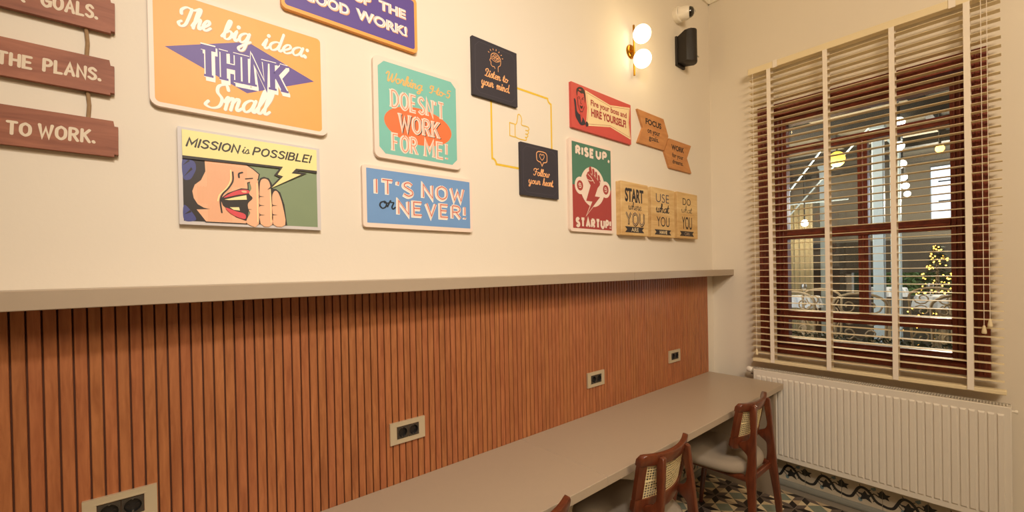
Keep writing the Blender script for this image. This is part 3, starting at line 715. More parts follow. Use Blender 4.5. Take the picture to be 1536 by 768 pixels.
A.lines('finger_highlight', [[(-3.1475, 1.84), (-3.1475, 1.72)], [(-3.1105, 1.83), (-3.1105, 1.72)]], .002, 'ink_cream')
cre = []
for x, zs in ((-3.143, (1.80, 1.772, 1.742)), (-3.107, (1.775, 1.745)), (-3.178, (1.797, 1.757))):
    for z in zs: cre.append([(x, z+.006), (x+.003, z+.001), (x+.016, z), (x+.003, z-.002), (x, z-.007)])
A.polys('finger_crease', cre, 'ink_black')
A.poly('upper_lip', catmull([(-3.236, 1.787), (-3.212, 1.806), (-3.188, 1.816), (-3.170, 1.815), (-3.172, 1.806), (-3.198, 1.799), (-3.218, 1.792)], True, 4), 'ink_lips', 'red upper lip')
A.poly('lower_lip', catmull([(-3.231, 1.757), (-3.207, 1.749), (-3.182, 1.741), (-3.182, 1.726), (-3.203, 1.731), (-3.222, 1.743)], True, 4), 'ink_lips', 'red lower lip')
A.polys('teeth', [[(-3.234, 1.781), (-3.206, 1.791), (-3.177, 1.800), (-3.176, 1.786), (-3.222, 1.7805)], [(-3.221, 1.759), (-3.197, 1.761), (-3.195, 1.751), (-3.211, 1.752)]], 'ink_cream')
A.polys('lip_shine', [catmull([(-3.190, 1.812), (-3.178, 1.813), (-3.176, 1.808), (-3.186, 1.807)], True, 3)], 'ink_skin')
A.polys('band_outline', [[(X0, 1.9), (X0, 1.890), (-3.165, 1.894), (-3.083, 1.895), (-3.099, 1.872), (-3.083, 1.866), (-3.119, 1.823), (-3.000, 1.891), (-3.03, 1.892), (-3.022, 1.896), (X1, 1.894), (X1, 1.905), (-3.0, 1.91), (-3.2, 1.91)]], 'ink_black')
A.polys('speech_band', [[(X0, 1.8985), (-3.073, 1.902), (-3.089, 1.875), (-3.073, 1.871), (-3.107, 1.830), (-3.019, 1.884), (-3.048, 1.884), (-3.034, 1.9015), (X1, 1.903), (X1, Z1), (X0, Z1)]], 'ink_yellow')
kw = dict(slant=.28, gap=.24)
A.pen('lettering', 'ink_black', 'MISSION', -3.322, 1.927, -3.197, 1.950, .0046, **kw)
A.pen('lettering', 'ink_black', 'is', -3.186, 1.928, -3.168, 1.952, .0026, style='script', slant=.2)
A.pen('lettering', 'ink_black', 'POSSIBLE!', -3.157, 1.928, -2.992, 1.951, .0046, **kw)

# Working 9-to-5 DOESN'T WORK FOR ME!
t = sign('wall_sign', "teal square sign with coral oval reading Working 9-to-5 DOESN'T WORK FOR ME!", -2.571, 2.1745)
board(t, rrect(-2.762, 1.986, -2.380, 2.364+.004, .022), .017, 'ink_pinkwhite')
A = Art(t, -.017)
A.poly('printed_panel', octo(-2.744, 2.003, -2.399, 2.353, .024), 'ink_teal')
A.up('printed_panel'); A.up('oval'); A.up('lettering_shadow'); A.poly('oval', ellipse(-2.574, 2.133, .149, .073, 48), 'ink_coral')
A.pen('lettering', 'ink_sand', 'Working', -2.712, 2.281, -2.560, 2.318, .0052, style='script', slant=.2, nib=.3)
A.pen('lettering', 'ink_sand', '9-to-5', -2.530, 2.281, -2.430, 2.314, .0052, style='script', slant=.2, nib=.3)
for tx, a in (("DOESN'T", (-2.692, 2.188, -2.462, 2.250)), ('WORK', (-2.660, 2.105, -2.488, 2.166)), ('FOR', (-2.690, 2.022, -2.590, 2.082)), ('ME!', (-2.552, 2.022, -2.452, 2.083))):
    if tx == 'WORK': A.pen('lettering_shadow', 'ink_black', tx, *a, .0130, serif=.0085, dx=.0035, dz=-.002, caps='flat', gap=.3)
    A.pen('lettering', 'ink_pinkwhite', tx, *a, .0135, serif=.0085, caps='flat', gap=.3)
    A.pen('lettering_inline', 'ink_coral', tx, *a, .0028, caps='flat', gap=.3, dx=.002)

# IT'S NOW or NEVER!
t = sign('wall_sign', "blue landscape sign reading IT'S NOW or NEVER!", -2.567, 1.8375)
board(t, rrect(-2.811, 1.722, -2.324, 1.952, .012), .016, 'ink_pinkwhite')
A = Art(t, -.016)
A.poly('printed_panel', rrect(-2.796, 1.738, -2.337, 1.940, .002), 'ink_blue')
A.lines('thin_line', [[(-2.788, 1.745), (-2.345, 1.745), (-2.345, 1.933), (-2.788, 1.933)]], .0014, 'ink_hairblue' if 0 else 'ink_blue', closed=True)
for tx, a in (("IT'S", (-2.760, 1.850, -2.612, 1.902)), ('NOW', (-2.565, 1.852, -2.370, 1.904)), ('NEVER!', (-2.673, 1.778, -2.366, 1.829))):
    A.pen('lettering_shadow', 'ink_white', tx, *a, .0155, dx=-.002, dz=-.0025, caps='flat', gap=.3)
    A.pen('lettering', 'ink_pinkwhite', tx, *a, .0135, caps='flat', gap=.3)
    A.pen('lettering_inline', 'ink_red', tx, *a, .0036, caps='flat', gap=.3, dx=.002, dz=.001)
A.pen('lettering', 'ink_navy', 'or', -2.752, 1.795, -2.690, 1.846, .0065, style='script', slant=.15, nib=.3, label='dark navy script word')

# listen / follow
def ribbon_frame(A, x0, z0, x1, z1, c):
    pts = [(x0+c, z0), (x1-c, z0), (x1, z0+c), (x1, z1-c), (x1-c, z1), (x0+c, z1), (x0, z1-c), (x0, z0+c)]
    A.lines('thin_line', [pts], .0014, 'ink_slate', closed=True)
t = sign('wall_sign', 'charcoal square sign with a head icon reading Listen to your mind.', -2.1775, 2.462)
board(t, rrect(-2.3075, 2.333, -2.0475, 2.5905, .001), .016, 'ink_charcoal')
A = Art(t, -.016); ribbon_frame(A, -2.292, 2.349, -2.062, 2.575, .022)
hd = [(-2.163, 2.470), (-2.162, 2.492), (-2.150, 2.503), (-2.147, 2.524), (-2.153, 2.538), (-2.168, 2.549), (-2.187, 2.549), (-2.202, 2.538), (-2.205, 2.522), (-2.211, 2.510), (-2.205, 2.505), (-2.204, 2.492), (-2.196, 2.486), (-2.186, 2.487), (-2.182, 2.480)]
A.lines('head_icon', [catmull(hd)], .0028, 'ink_peach')
br = [catmull([(-2.203, 2.520), (-2.190, 2.514), (-2.172, 2.512), (-2.150, 2.522)])]
for cx, cz in ((-2.192, 2.528), (-2.182, 2.538), (-2.178, 2.524), (-2.168, 2.536), (-2.164, 2.523), (-2.157, 2.530)): br.append([(cx+.006*math.cos(a*.8), cz+.006*math.sin(a*.8)) for a in range(8)])
A.lines('brain_icon', br, .0022, 'ink_peach')
A.lines('ray', [[(-2.178+.040*math.cos(R(a))*1.0, 2.530+.034*math.sin(R(a))), (-2.178+.045*math.cos(R(a)), 2.530+.039*math.sin(R(a)))] for a in (12, 36, 60, 84, 108, 132, 156)], .0034, 'ink_peach')
kw = dict(style='script', slant=.16, nib=.25)
A.pen('lettering', 'ink_peach', 'Listen', -2.242, 2.431, -2.152, 2.466, .0048, **kw); A.pen('lettering', 'ink_peach', 'to', -2.138, 2.432, -2.108, 2.465, .0048, **kw)
A.pen('lettering', 'ink_peach', 'your', -2.262, 2.388, -2.196, 2.423, .0048, **kw); A.pen('lettering', 'ink_peach', 'mind.', -2.176, 2.388, -2.096, 2.423, .0048, **kw)
t = sign('wall_sign', 'charcoal square sign with a heart bubble icon reading Follow your heart.', -1.9035, 2.0455)
board(t, rrect(-2.034, 1.918, -1.773, 2.173, .001), .016, 'ink_charcoal')
A = Art(t, -.016); ribbon_frame(A, -2.018, 1.934, -1.788, 2.158, .022)
A.lines('bubble_icon', [catmull([(-1.926, 2.100), (-1.928, 2.115), (-1.927, 2.134), (-1.915, 2.144), (-1.891, 2.146), (-1.867, 2.144), (-1.856, 2.134), (-1.855, 2.115), (-1.857, 2.100), (-1.870, 2.094)], False, 4)+[(-1.880, 2.093), (-1.891, 2.074), (-1.902, 2.093), (-1.914, 2.094)]], .0042, 'ink_peach', closed=True)
A.lines('heart_icon', [catmull([(-1.891, 2.104), (-1.905, 2.118), (-1.906, 2.130), (-1.898, 2.134), (-1.891, 2.128), (-1.884, 2.134), (-1.876, 2.130), (-1.877, 2.118)], True, 4)], .0032, 'ink_peach', closed=True)
A.pen('lettering', 'ink_peach', 'Follow', -1.948, 2.022, -1.842, 2.056, .0048, **kw)
A.pen('lettering', 'ink_peach', 'your', -1.986, 1.978, -1.908, 2.010, .0048, **kw); A.pen('lettering', 'ink_peach', 'heart.', -1.890, 1.978, -1.812, 2.012, .0048, **kw)

# yellow line drawing on the wall
t = sign('wall_decal', 'yellow outline frame with a thumbs-up drawn on the wall behind the two charcoal signs', -2.0, 2.235, cat='decal')
A = Art(t, -.0004)
x0, x1, z0, z1, c = -2.196, -1.802, 2.046, 2.434, .024
fr_ = []
for cx, cz, a0 in ((x0, z0, 90), (x1, z0, 180), (x1, z1, 270), (x0, z1, 360)):
    fr_ += [(cx+c*math.cos(R(a0-a)), cz+c*math.sin(R(a0-a))) for a in (0, 22, 45, 68, 90)]
A.lines('frame_line', [fr_], .0100, 'wall_yellow', closed=True)
th = [(-2.053, 2.252), (-2.043, 2.262), (-2.037, 2.282), (-2.033, 2.304), (-2.024, 2.309), (-2.013, 2.300), (-2.009, 2.284), (-2.011, 2.262), (-1.985, 2.260), (-1.966, 2.258), (-1.962, 2.246), (-1.970, 2.240), (-1.964, 2.232), (-1.972, 2.222), (-1.969, 2.214), (-1.978, 2.205), (-1.982, 2.192), (-2.005, 2.190), (-2.035, 2.191), (-2.053, 2.196)]
A.lines('thumb_line', [catmull(th, False, 4), [(-2.087, 2.257), (-2.087, 2.195), (-2.053, 2.194), (-2.053, 2.256)], [(-2.087, 2.257), (-2.053, 2.256)], [(-1.970, 2.240), (-1.984, 2.240)], [(-1.972, 2.222), (-1.985, 2.222)], [(-1.978, 2.205), (-1.988, 2.205)]], .0048, 'wall_yellow')

# Fire your boss and HIRE YOURSELF!
t = sign('wall_sign', 'red landscape sign with a smiling man reading Fire your boss and HIRE YOURSELF!', -1.386, 2.4415)
board(t, rrect(-1.661, 2.319, -1.110, 2.564, .001), .016, 'ink_rose')
A = Art(t, -.016)
A.poly('name_panel', [(-1.545, 2.546), (-1.318, 2.515), (-1.120, 2.545), (-1.133, 2.45), (-1.115, 2.349), (-1.322, 2.385), (-1.542, 2.349), (-1.528, 2.45)], 'ink_parchment')
A.lines('thin_line', [[(-1.533, 2.535), (-1.318, 2.506), (-1.130, 2.534), (-1.141, 2.45), (-1.125, 2.361), (-1.322, 2.394), (-1.531, 2.361), (-1.519, 2.45)]], .002, 'ink_brick', closed=True)
A.type('lettering', 'ink_brick', 'Fire your boss and', -1.498, 2.473, -1.155, 2.505, bold=.028)
A.type('lettering', 'ink_brick', 'HIRE YOURSELF!', -1.495, 2.411, -1.162, 2.457, bold=.045)
A.poly('jacket', catmull([(-1.633, 2.43), (-1.640, 2.475), (-1.625, 2.470), (-1.618, 2.42), (-1.606, 2.405), (-1.592, 2.400), (-1.573, 2.392), (-1.553, 2.372), (-1.550, 2.354), (-1.585, 2.343), (-1.610, 2.360), (-1.630, 2.385)], True, 3), 'ink_charcoal', 'dark jacket of the printed man')
A.poly('face', catmull([(-1.612, 2.500), (-1.606, 2.450), (-1.590, 2.418), (-1.572, 2.418), (-1.554, 2.450), (-1.548, 2.500), (-1.560, 2.530), (-1.600, 2.530)], True, 4), 'ink_rose')
A.polys('hair', [catmull([(-1.617, 2.505), (-1.618, 2.530), (-1.600, 2.548), (-1.570, 2.552), (-1.548, 2.535), (-1.543, 2.505), (-1.548, 2.470), (-1.553, 2.500), (-1.560, 2.522), (-1.580, 2.518), (-1.606, 2.524), (-1.612, 2.500)], True, 3)], 'ink_black')
A.polys('hair_shine', [[(-1.603, 2.534), (-1.590, 2.541), (-1.575, 2.536), (-1.592, 2.530)]], 'ink_rose')
A.lines('facial_feature', [[(-1.603, 2.497), (-1.590, 2.492)], [(-1.574, 2.492), (-1.560, 2.499)], [(-1.602, 2.488), (-1.592, 2.484)], [(-1.573, 2.485), (-1.562, 2.489)], [(-1.583, 2.485), (-1.587, 2.464), (-1.578, 2.461)], [(-1.611, 2.49), (-1.607, 2.45), (-1.590, 2.418), (-1.572, 2.418), (-1.555, 2.45)]], .0032, 'ink_black')
A.poly('mouth', catmull([(-1.594, 2.451), (-1.581, 2.447), (-1.568, 2.453), (-1.574, 2.436), (-1.586, 2.435)], True, 3), 'ink_black')
A.polys('shirt', [[(-1.592, 2.418), (-1.580, 2.390), (-1.572, 2.418), (-1.574, 2.376), (-1.584, 2.356), (-1.590, 2.39)]], 'ink_rose')
A.polys('hand', [catmull([(-1.540, 2.372), (-1.526, 2.366), (-1.524, 2.352), (-1.538, 2.344), (-1.548, 2.356)], True, 3)], 'ink_charcoal')

# RISE UP, STARTUP!
t = sign('wall_sign', 'tall green and red sign with a raised fist reading RISE UP, STARTUP!', -1.4975, 2.0115)
board(t, rrect(-1.690, 1.757, -1.305, 2.262, .020), .017, 'ink_pinkwhite')
A = Art(t, -.017)
A.poly('printed_panel', rrect(-1.666, 1.775, -1.325, 2.244, .002), 'ink_brick')
A.poly('green_half', [(-1.666, 2.010), (-1.325, 2.010), (-1.325, 2.2435), (-1.666, 2.2435)], 'ink_forest', 'green upper half')
A.polys('disc', [ellipse(-1.494, 2.013, .108, .112, 40), ], 'ink_pinkwhite')
for x in (-1.602, -1.379): A.poly('side_disc', ellipse(x, 2.010, .045, .048, 24), 'ink_pinkwhite')
A.polys('side_badge', [ellipse(-1.604, 2.010, .026, .028, 24), ellipse(-1.377, 2.010, .026, .028, 24)], 'ink_brick')
A.lines('badge_mark', [catmull([(x+.006, 2.019), (x-.006, 2.022), (x-.009, 2.010), (x+.008, 2.012), (x+.006, 1.999), (x-.008, 2.0)]) for x in (-1.604, -1.377)], .0045, 'ink_pinkwhite')
bolt = [(-1.552, 1.852), (-1.502, 1.930), (-1.555, 1.930), (-1.515, 2.020), (-1.538, 2.045), (-1.552, 2.070), (-1.540, 2.090), (-1.505, 2.110), (-1.480, 2.100), (-1.425, 2.058), (-1.432, 2.030), (-1.452, 2.012), (-1.478, 1.962), (-1.432, 1.962)]
A.lines('bolt_outline', [bolt], .012, 'ink_pinkwhite', closed=True)
A.poly('fist_bolt', bolt, 'ink_brick', 'red raised fist ending in a lightning bolt')
A.lines('knuckle_line', [[(-1.536, 2.080), (-1.505, 2.062), (-1.480, 2.036)], [(-1.522, 2.098), (-1.500, 2.078)], [(-1.502, 2.106), (-1.470, 2.066)], [(-1.478, 2.095), (-1.450, 2.055)], [(-1.458, 2.080), (-1.432, 2.046)], [(-1.545, 2.050), (-1.515, 2.045), (-1.490, 2.050)]], .0038, 'ink_pinkwhite')
A.polys('finger', [ellipse(x, z, .012, .020, 14) for x, z in ((-1.515, 2.106), (-1.490, 2.098), (-1.466, 2.084), (-1.442, 2.068))], 'ink_brick')
A.lines('finger_gap', [[(-1.503, 2.125), (-1.497, 2.085)], [(-1.479, 2.116), (-1.473, 2.072)], [(-1.455, 2.102), (-1.449, 2.058)]], .0035, 'ink_pinkwhite')
for tx, a in (('RISE', (-1.632, 2.180, -1.487, 2.220)), ('UP,', (-1.458, 2.182, -1.345, 2.222)), ('STARTUP!', (-1.640, 1.787, -1.342, 1.828))):
    A.pen('lettering', 'ink_pinkwhite', tx, *a, .0155, caps='flat', gap=.40)

# arrow signs
t = sign('arrow_sign', 'brown wooden arrow sign pointing right reading FOCUS on your goals.', -.85, 2.455)
board(t, [(-1.034, 2.561), (-.722, 2.561), (-.662, 2.455), (-.722, 2.349), (-1.034, 2.349), (-.972, 2.455)], .014, 'arrow_wood')
A = Art(t, -.014)
A.type('lettering', 'ink_black', 'FOCUS', -.942, 2.485, -.752, 2.523, bold=.04); A.type('lettering', 'ink_black', 'on your', -.921, 2.433, -.770, 2.456, bold=.022); A.type('lettering', 'ink_black', 'goals.', -.906, 2.389, -.786, 2.420, bold=.022)
t = sign('arrow_sign', 'brown wooden arrow sign pointing left reading WORK for your dreams.', -.52, 2.343)
board(t, [(-.344, 2.444), (-.655, 2.444), (-.716, 2.343), (-.655, 2.241), (-.344, 2.241), (-.408, 2.343)], .014, 'arrow_wood')
A = Art(t, -.014)
A.type('lettering', 'ink_black', 'WORK', -.625, 2.372, -.449, 2.410, bold=.04); A.type('lettering', 'ink_black', 'for your', -.616, 2.323, -.462, 2.353, bold=.022); A.type('lettering', 'ink_black', 'dreams.', -.613, 2.279, -.465, 2.308, bold=.022)

# pine plaques
def plaque(label, x0, x1, z0, z1):
    t = sign('wooden_plaque', label, (x0+x1)/2, (z0+z1)/2, 'pale pine plaques with black lettering')
    bm = BM(); box(bm, x0, -.038, z0, x1, 0, z1, .002); o = obj('board', bm, MATS['pine'], t); o.location = (-t.location.x, 0, -t.location.z)
    A = Art(t, -.038); A.up('lettering_shadow'); return A
def banner(A, x0, x1, z0, z1, txt, a, b_, bold=0, m='ink_parchment'):
    A.poly('banner', [(x0, z0), (x1, z0), (x1-.022, (z0+z1)/2), (x1, z1), (x0, z1), (x0+.022, (z0+z1)/2)], 'ink_black', 'black ribbon banner')
    A.type('banner_lettering', m, txt, a, z0+.006, b_, z1-.006, bold=bold)
A = plaque('pale pine plaque reading START where YOU ARE', -1.258, -.968, 1.753, 2.077)
A.type('lettering', 'ink_black', 'START', -1.218, 1.956, -1.020, 2.040, bold=.04)
A.pen('lettering', 'ink_black', 'where', -1.185, 1.910, -1.048, 1.955, .0045, style='script', slant=.15, nib=.3)
A.pen('lettering_shadow', 'ink_black', 'YOU', -1.210, 1.820, -1.022, 1.892, .019, dx=.003, dz=-.003, caps='flat', gap=.25)
A.pen('lettering', 'pine', 'YOU', -1.210, 1.822, -1.022, 1.893, .015, caps='flat', gap=.25)
A.pen('lettering_inline', 'ink_slate', 'YOU', -1.210, 1.822, -1.022, 1.893, .006, caps='flat', gap=.25)
banner(A, -1.223, -1.019, 1.770, 1.805, 'ARE', -1.158, -1.080)
A = plaque('pale pine plaque reading USE what YOU HAVE', -.930, -.640, 1.753, 2.077)
A.type('lettering', 'ink_slate', 'USE', -.875, 1.984, -.712, 2.040, bold=-.006)
A.pen('lettering', 'ink_black', 'what', -.875, 1.917, -.718, 1.972, .0085, style='script', slant=.12, nib=.3)
A.type('lettering', 'ink_black', 'YOU', -.870, 1.825, -.710, 1.889, bold=.0)
banner(A, -.898, -.690, 1.769, 1.803, 'HAVE', -.835, -.742, .02)
A = plaque('pale pine plaque reading DO what YOU CAN', -.600, -.312, 1.756, 2.080)
A.type('lettering', 'ink_black', 'DO', -.527, 1.993, -.412, 2.041, bold=-.002)
A.pen('lettering', 'ink_black', 'what', -.549, 1.938, -.398, 1.984, .0036, style='script', slant=.15, nib=.2)
A.type('lettering', 'ink_black', 'YOU', -.541, 1.822, -.397, 1.910, bold=.01)
banner(A, -.574, -.372, 1.772, 1.807, 'CAN', -.505, -.440, -.005, 'board_edge')

# three-plank hanging sign
t = sign('plank_sign', 'brown three-plank rope sign reading GOALS. THE PLANS. TO WORK. at the left edge', -3.69, 2.08)
def plank(x0, x1, z0, z1, dz):
    pts = [(x0, z0), (x1-.008, z0), (x1-.008, z0+.006), (x1, z0+.006), (x1+.001, z1-.014), (x1-.006, z1-.014), (x1-.008, z1), (x0+.01, z1), (x0+.01, z1-.012), (x0, z1-.012)]
    return board(t, pts, .017, 'plank_wood', 'plank', y0=.004)
plank(-3.93, -3.4675, 2.197, 2.292, 0); plank(-3.93, -3.4715, 2.034, 2.125, 0); plank(-3.93, -3.4670, 1.872, 1.966, 0)
for z0, z1 in ((2.120, 2.203), (1.961, 2.040)):
    for x in (-3.522, -3.875):
        bm = BM()
        tube(bm, [(x-.0015, -.0065, z0), (x+.0015, -.0065, (z0+z1)/2), (x-.001, -.0065, z1)], .0042, 8)
        o = obj('rope', bm, MATS['rope'], t); o.location = (-t.location.x, 0, -t.location.z)
A = Art(t, -.017)
kw = dict(gap=.3, slant=.05, space=.5)
for tx, a in (('SET YOUR', (-3.855, 2.221, -3.628, 2.251)), ('GOALS.', (-3.598, 2.223, -3.502, 2.253)), ('MAKE', (-3.845, 2.062, -3.705, 2.090)), ('THE', (-3.672, 2.062, -3.620, 2.089)), ('PLANS.', (-3.598, 2.064, -3.499, 2.092)), ('GET', (-3.79, 1.900, -3.70, 1.929)), ('TO', (-3.660, 1.899, -3.624, 1.927)), ('WORK.', (-3.609, 1.900, -3.513, 1.930))):
    A.pen('lettering', 'ink_chalk', tx, a[0], a[1], a[2], a[3], .0062, rise=.0 if tx not in ('GOALS.', 'PLANS.', 'WORK.') else .003, **kw)

# ------------------------------------------------------------------ sconce, camera, speaker
t = thing('wall_sconce', 'brass wall lamp with two glowing white globes on a vertical rod', 'lamp', (-1.08, 0, 2.909))
obj('back_plate', lathe(BM(), [(0, .014), (.034, .014), (.040, .011), (.043, .004), (.043, 0), (0, 0)], (0, 0, 0), (0, -1, 0), 32), MATS['brass'], t, smooth=False)
bm = BM(); tube(bm, [(0, -.028, -.157), (0, -.028, .155)], .0065, 14); tube(bm, [(0, -.012, 0), (0, -.028, 0)], .007, 12)
smooth_by_angle(obj('rod', bm, MATS['brass'], t))
for z in (.076, -.076):
    g = obj('globe', sphere(BM(), (0, -.086, z), .054, 32), MATS['lamp_glass'], t, smooth=True)
    obj('globe_holder', lathe(BM(), [(.006, 0), (.012, .004), (.014, .012), (.012, .014), (0, .014)], (0, -.030, z), (0, -1, 0), 16), MATS['brass'], g)
    d = bpy.data.lights.new('sconce_glow', 'POINT'); d.energy = 1.6; d.color = (1, .72, .30); d.shadow_soft_size = .03
    lo = bpy.data.objects.new('sconce_glow', d); COL.objects.link(lo); lo.location = (-1.08, -.150, 2.909+z); 
t = thing('security_camera', 'white dome security camera above the black speaker by the corner', 'camera', (-.505, 0, 3.345))
bm = lathe(BM(), [(0, 0), (.052, 0), (.054, .006), (.054, .03), (.050, .036), (.0, .036)], (0, 0, 0), (0, -1, 0), 36)
smooth_by_angle(obj('base', bm, MATS['plastic_white'], t), 30)
ax = Vector((.42, -1, -.05)).normalized()
bm = lathe(BM(), [(.046, -.01), (.047, .02), (.046, .05), (.040, .062), (.034, .064)], (0, -.03, 0), ax, 36)
h_ = smooth_by_angle(obj('housing', bm, MATS['plastic_white'], t), 35)
bm = lathe(BM(), [(.038, .055), (.036, .072), (.028, .086), (.015, .093), (0, .095)], (0, -.03, 0), ax, 32)
obj('dome', bm, MATS['dome_black'], h_, smooth=True)
obj('lens', sphere(BM(), Vector((0, -.03, 0))+ax*.093, .008, 12), MATS['steel'], h_, smooth=True)
t = thing('wall_speaker', 'black wall speaker with rounded front below the dome camera', 'speaker', (-.472, 0, 3.10))
bm = BM()
n = 10; rings = []
def sec(y, z, hw): return (hw, y, z)
top = [(-.055, .090), (.055, .090)]
# cabinet: narrow back, wide curved front, sloping top and bottom
prof = []
for k in range(n+1):
    a = -1+2*k/n; prof.append((a*.062, -.086-.044*math.cos(a*math.pi/2)))
outline = [(-.052, -.016)]+[(-.060, -.080)]+prof+[(.060, -.080), (.052, -.016)]
vt, vb = [], []
for x, y in outline:
    f_ = (-.016-y)/.10
    vt.append(bm.verts.new((x, y, .088+.026*min(1, f_)))); vb.append(bm.verts.new((x, y, -.098-.012*min(1, f_)+.0)))
bm.faces.new(vt); bm.faces.new(vb[::-1])
for i in range(len(outline)): 
    j = (i+1) % len(outline); bm.faces.new((vt[i], vb[i], vb[j], vt[j]))
es = [e for e in bm.edges]; bmesh.ops.bevel(bm, geom=es, offset=.004, segments=2, affect='EDGES', profile=.5)
smooth_by_angle(obj('cabinet', bm, MATS['plastic_black'], t), 50)
obj('wall_bracket', box(BM(), -.058, -.016, -.115, .058, 0, .092, .003), MATS['plastic_black'], t)
obj('badge', box(BM(), .014, -.1300, -.078, .034, -.1255, -.070, .0008), MATS['steel'], t)

# ------------------------------------------------------------------ chairs
def curved_rail(bm, f, us, vlo, vhi, th, n=12):
    """rail that follows the curved back shell: rounded section between vlo(u) and vhi(u)"""
    rings = []
    for u in us:
        a, b_ = vlo(u), vhi(u); h = (b_-a)/2; c = (a+b_)/2; ring = []
        for k in range(n):
            t_ = 2*math.pi*k/n; cx, cz = math.cos(t_), math.sin(t_)
            q = .28
            ex = math.copysign(abs(cx)**q, cx); ez = math.copysign(abs(cz)**q, cz)
            v = c+h*ez; p = f(u, v); ring.append(bm.verts.new((p[0], p[1]+th/2*ex, p[2])))
        rings.append(ring)
    for r0, r1 in zip(rings, rings[1:]):
        for k in range(n): bm.faces.new((r0[k], r0[(k+1) % n], r1[(k+1) % n], r1[k]))
    bm.faces.new(rings[0][::-1]); bm.faces.new(rings[-1])
def make_chair():
    t = thing('cane_back_chair', '', 'chair', (0, 0, 0), 'cane-backed wooden chairs along the desk')
    W = MATS['chair_wood']
    HW = .180
    def F(u, v): return (u*(1-.02*max(0, (.80-v))/.2), -.222+.044*(u/HW)**2+(.81-v)*.20, v+.010*(u/HW)**2*(1 if v > .7 else 0))
    us = [HW*(-1+2*i/28) for i in range(29)]
    def rnd(u, r): 
        d = abs(u)-(HW-r)
        return 0 if d <= 0 else r-math.sqrt(max(0, r*r-d*d))
    bm = BM(); curved_rail(bm, F, us, lambda u: .765, lambda u: .812-rnd(u, .022)*.8, .027); smooth_by_angle(obj('crest_rail', bm, W, t), 50)
    bm = BM(); curved_rail(bm, F, us, lambda u: .560+rnd(u, .03)*.8, lambda u: .630, .020); smooth_by_angle(obj('lower_rail', bm, W, t), 50)
    for s in (-1, 1):
        bm = BM(); curved_rail(bm, F, [s*(HW-.031+.0305*i/6) for i in range(7)], lambda u: .628, lambda u: .772, .018); smooth_by_angle(obj('back_stile', bm, W, t), 50)
    bm = BM(); pit = .0118; wd = .0016; u0 = -.150; nU = 24; nV = 12
    def strip(pts, du, dv):
        off = Vector((0, -.0013 if dv else 0, 0))
        a = [bm.verts.new(Vector(F(p[0]-du, p[1]-dv))+off) for p in pts]; b_ = [bm.verts.new(Vector(F(p[0]+du, p[1]+dv))+off) for p in pts]
        for i in range(len(pts)-1): bm.faces.new((a[i], a[i+1], b_[i+1], b_[i]))
    for i in range(nU+1): strip([(u0+i*.0125, .630+.14*k/6) for k in range(7)], wd, 0)
    for j in range(nV+1): strip([(u0+.300*k/16, .631+j*.01155) for k in range(17)], 0, wd)
    ret = bmesh.ops.extrude_face_region(bm, geom=bm.faces[:]); 
    for v in [g for g in ret['geom'] if isinstance(g, bmesh.types.BMVert)]: v.co.y -= .0006
    obj('cane_panel', bm, MATS['cane'], t)
    # back legs: boards with a curved arm reaching forward to the shell
    prof = [(-.238, .800), (-.226, .806), (-.213, .798), (-.208, .77), (-.212, .70), (-.216, .655), (-.208, .628), (-.190, .612), (-.168, .602), (-.160, .584), (-.176, .566), (-.198, .548), (-.206, .53), (-.204, .47), (-.198, .43), (-.208, .38), (-.222, .25), (-.236, .0), (-.260, .0), (-.260, .20), (-.250, .42), (-.244, .60), (-.241, .74)]
    for s in (-1, 1):
        bm = BM(); prism(bm, catmull(prof[:17], False, 3)+prof[17:], 'x', -.0125, .0125)
        for v in bm.verts: v.co.x = v.co.x*(1-.15*max(0, .3-v.co.z))+s*(.096+.118*(.80-v.co.z)/.80)
        es = [e for e in bm.edges if len(e.link_faces) == 2 and e.calc_face_angle(0) > R(60)]
        bmesh.ops.bevel(bm, geom=es, offset=.0045, segments=2, affect='EDGES', profile=.5)
        smooth_by_angle(obj('back_leg', bm, W, t), 45)
    for s in (-1, 1):
        bm = tube(BM(), [(s*.165, .15, .425), (s*.178, .175, .30), (s*.19, .20, .15), (s*.203, .223, 0)], [.021, .019, .015, .0115], 14)
        smooth_by_angle(obj('front_leg', bm, W, t), 50)
    for s in (-1, 1):
        bm = BM(); L0 = Vector((s*.146, -.212, .418)); L1 = Vector((s*.140, .15, .412))
        tube(bm, [L0, (L0+L1)/2, L1], [.019, .016, .019], 10); smooth_by_angle(obj('side_rail', bm, W, t), 60)
    bm = BM(); box(bm, -.15, .135, .388, .15, .160, .425, .004); obj('front_rail', bm, W, t)
    bm = BM(); box(bm, -.148, -.222, .392, .148, -.200, .425, .004); obj('rear_rail', bm, W, t)
    # upholstered seat
    bm = BM(); n = 48; rings = []
    def outl(k, s):
        a = 2*math.pi*k/n; ca, sa = math.cos(a), math.sin(a); e = 2/2.9
        x = math.copysign(abs(ca)**e, ca)*.225; y = math.copysign(abs(sa)**e, sa)*.215
        return x*(1+.06*y/.215)*s, y*s+.005
    for s, z in ((0.0, .424), (.80, .424), (.93, .426), (.985, .436), (1.0, .450), (.985, .466), (.94, .477), (.85, .484), (.6, .489), (.3, .490), (0, .490)):
        if s == 0: rings.append([bm.verts.new((0, .005, z))])
        else: rings.append([bm.verts.new((*outl(k, s), z+.006*(outl(k, s)[1]/.2)**2*(1 if z > .47 else 0)+(.012*abs(outl(k, s)[0]/.22)**2 if s > .3 else .012*s))) for k in range(n)])
    for a, b_ in zip(rings, rings[1:]):
        for k in range(n):
            q = [a[k % len(a)], a[(k+1) % len(a)], b_[(k+1) % len(b_)], b_[k % len(b_)]]; q2 = []
            for x in q:
                if x not in q2: q2.append(x)
            bm.faces.new(q2)
    obj('seat', bm, MATS['seat_fabric'], t, smooth=True)
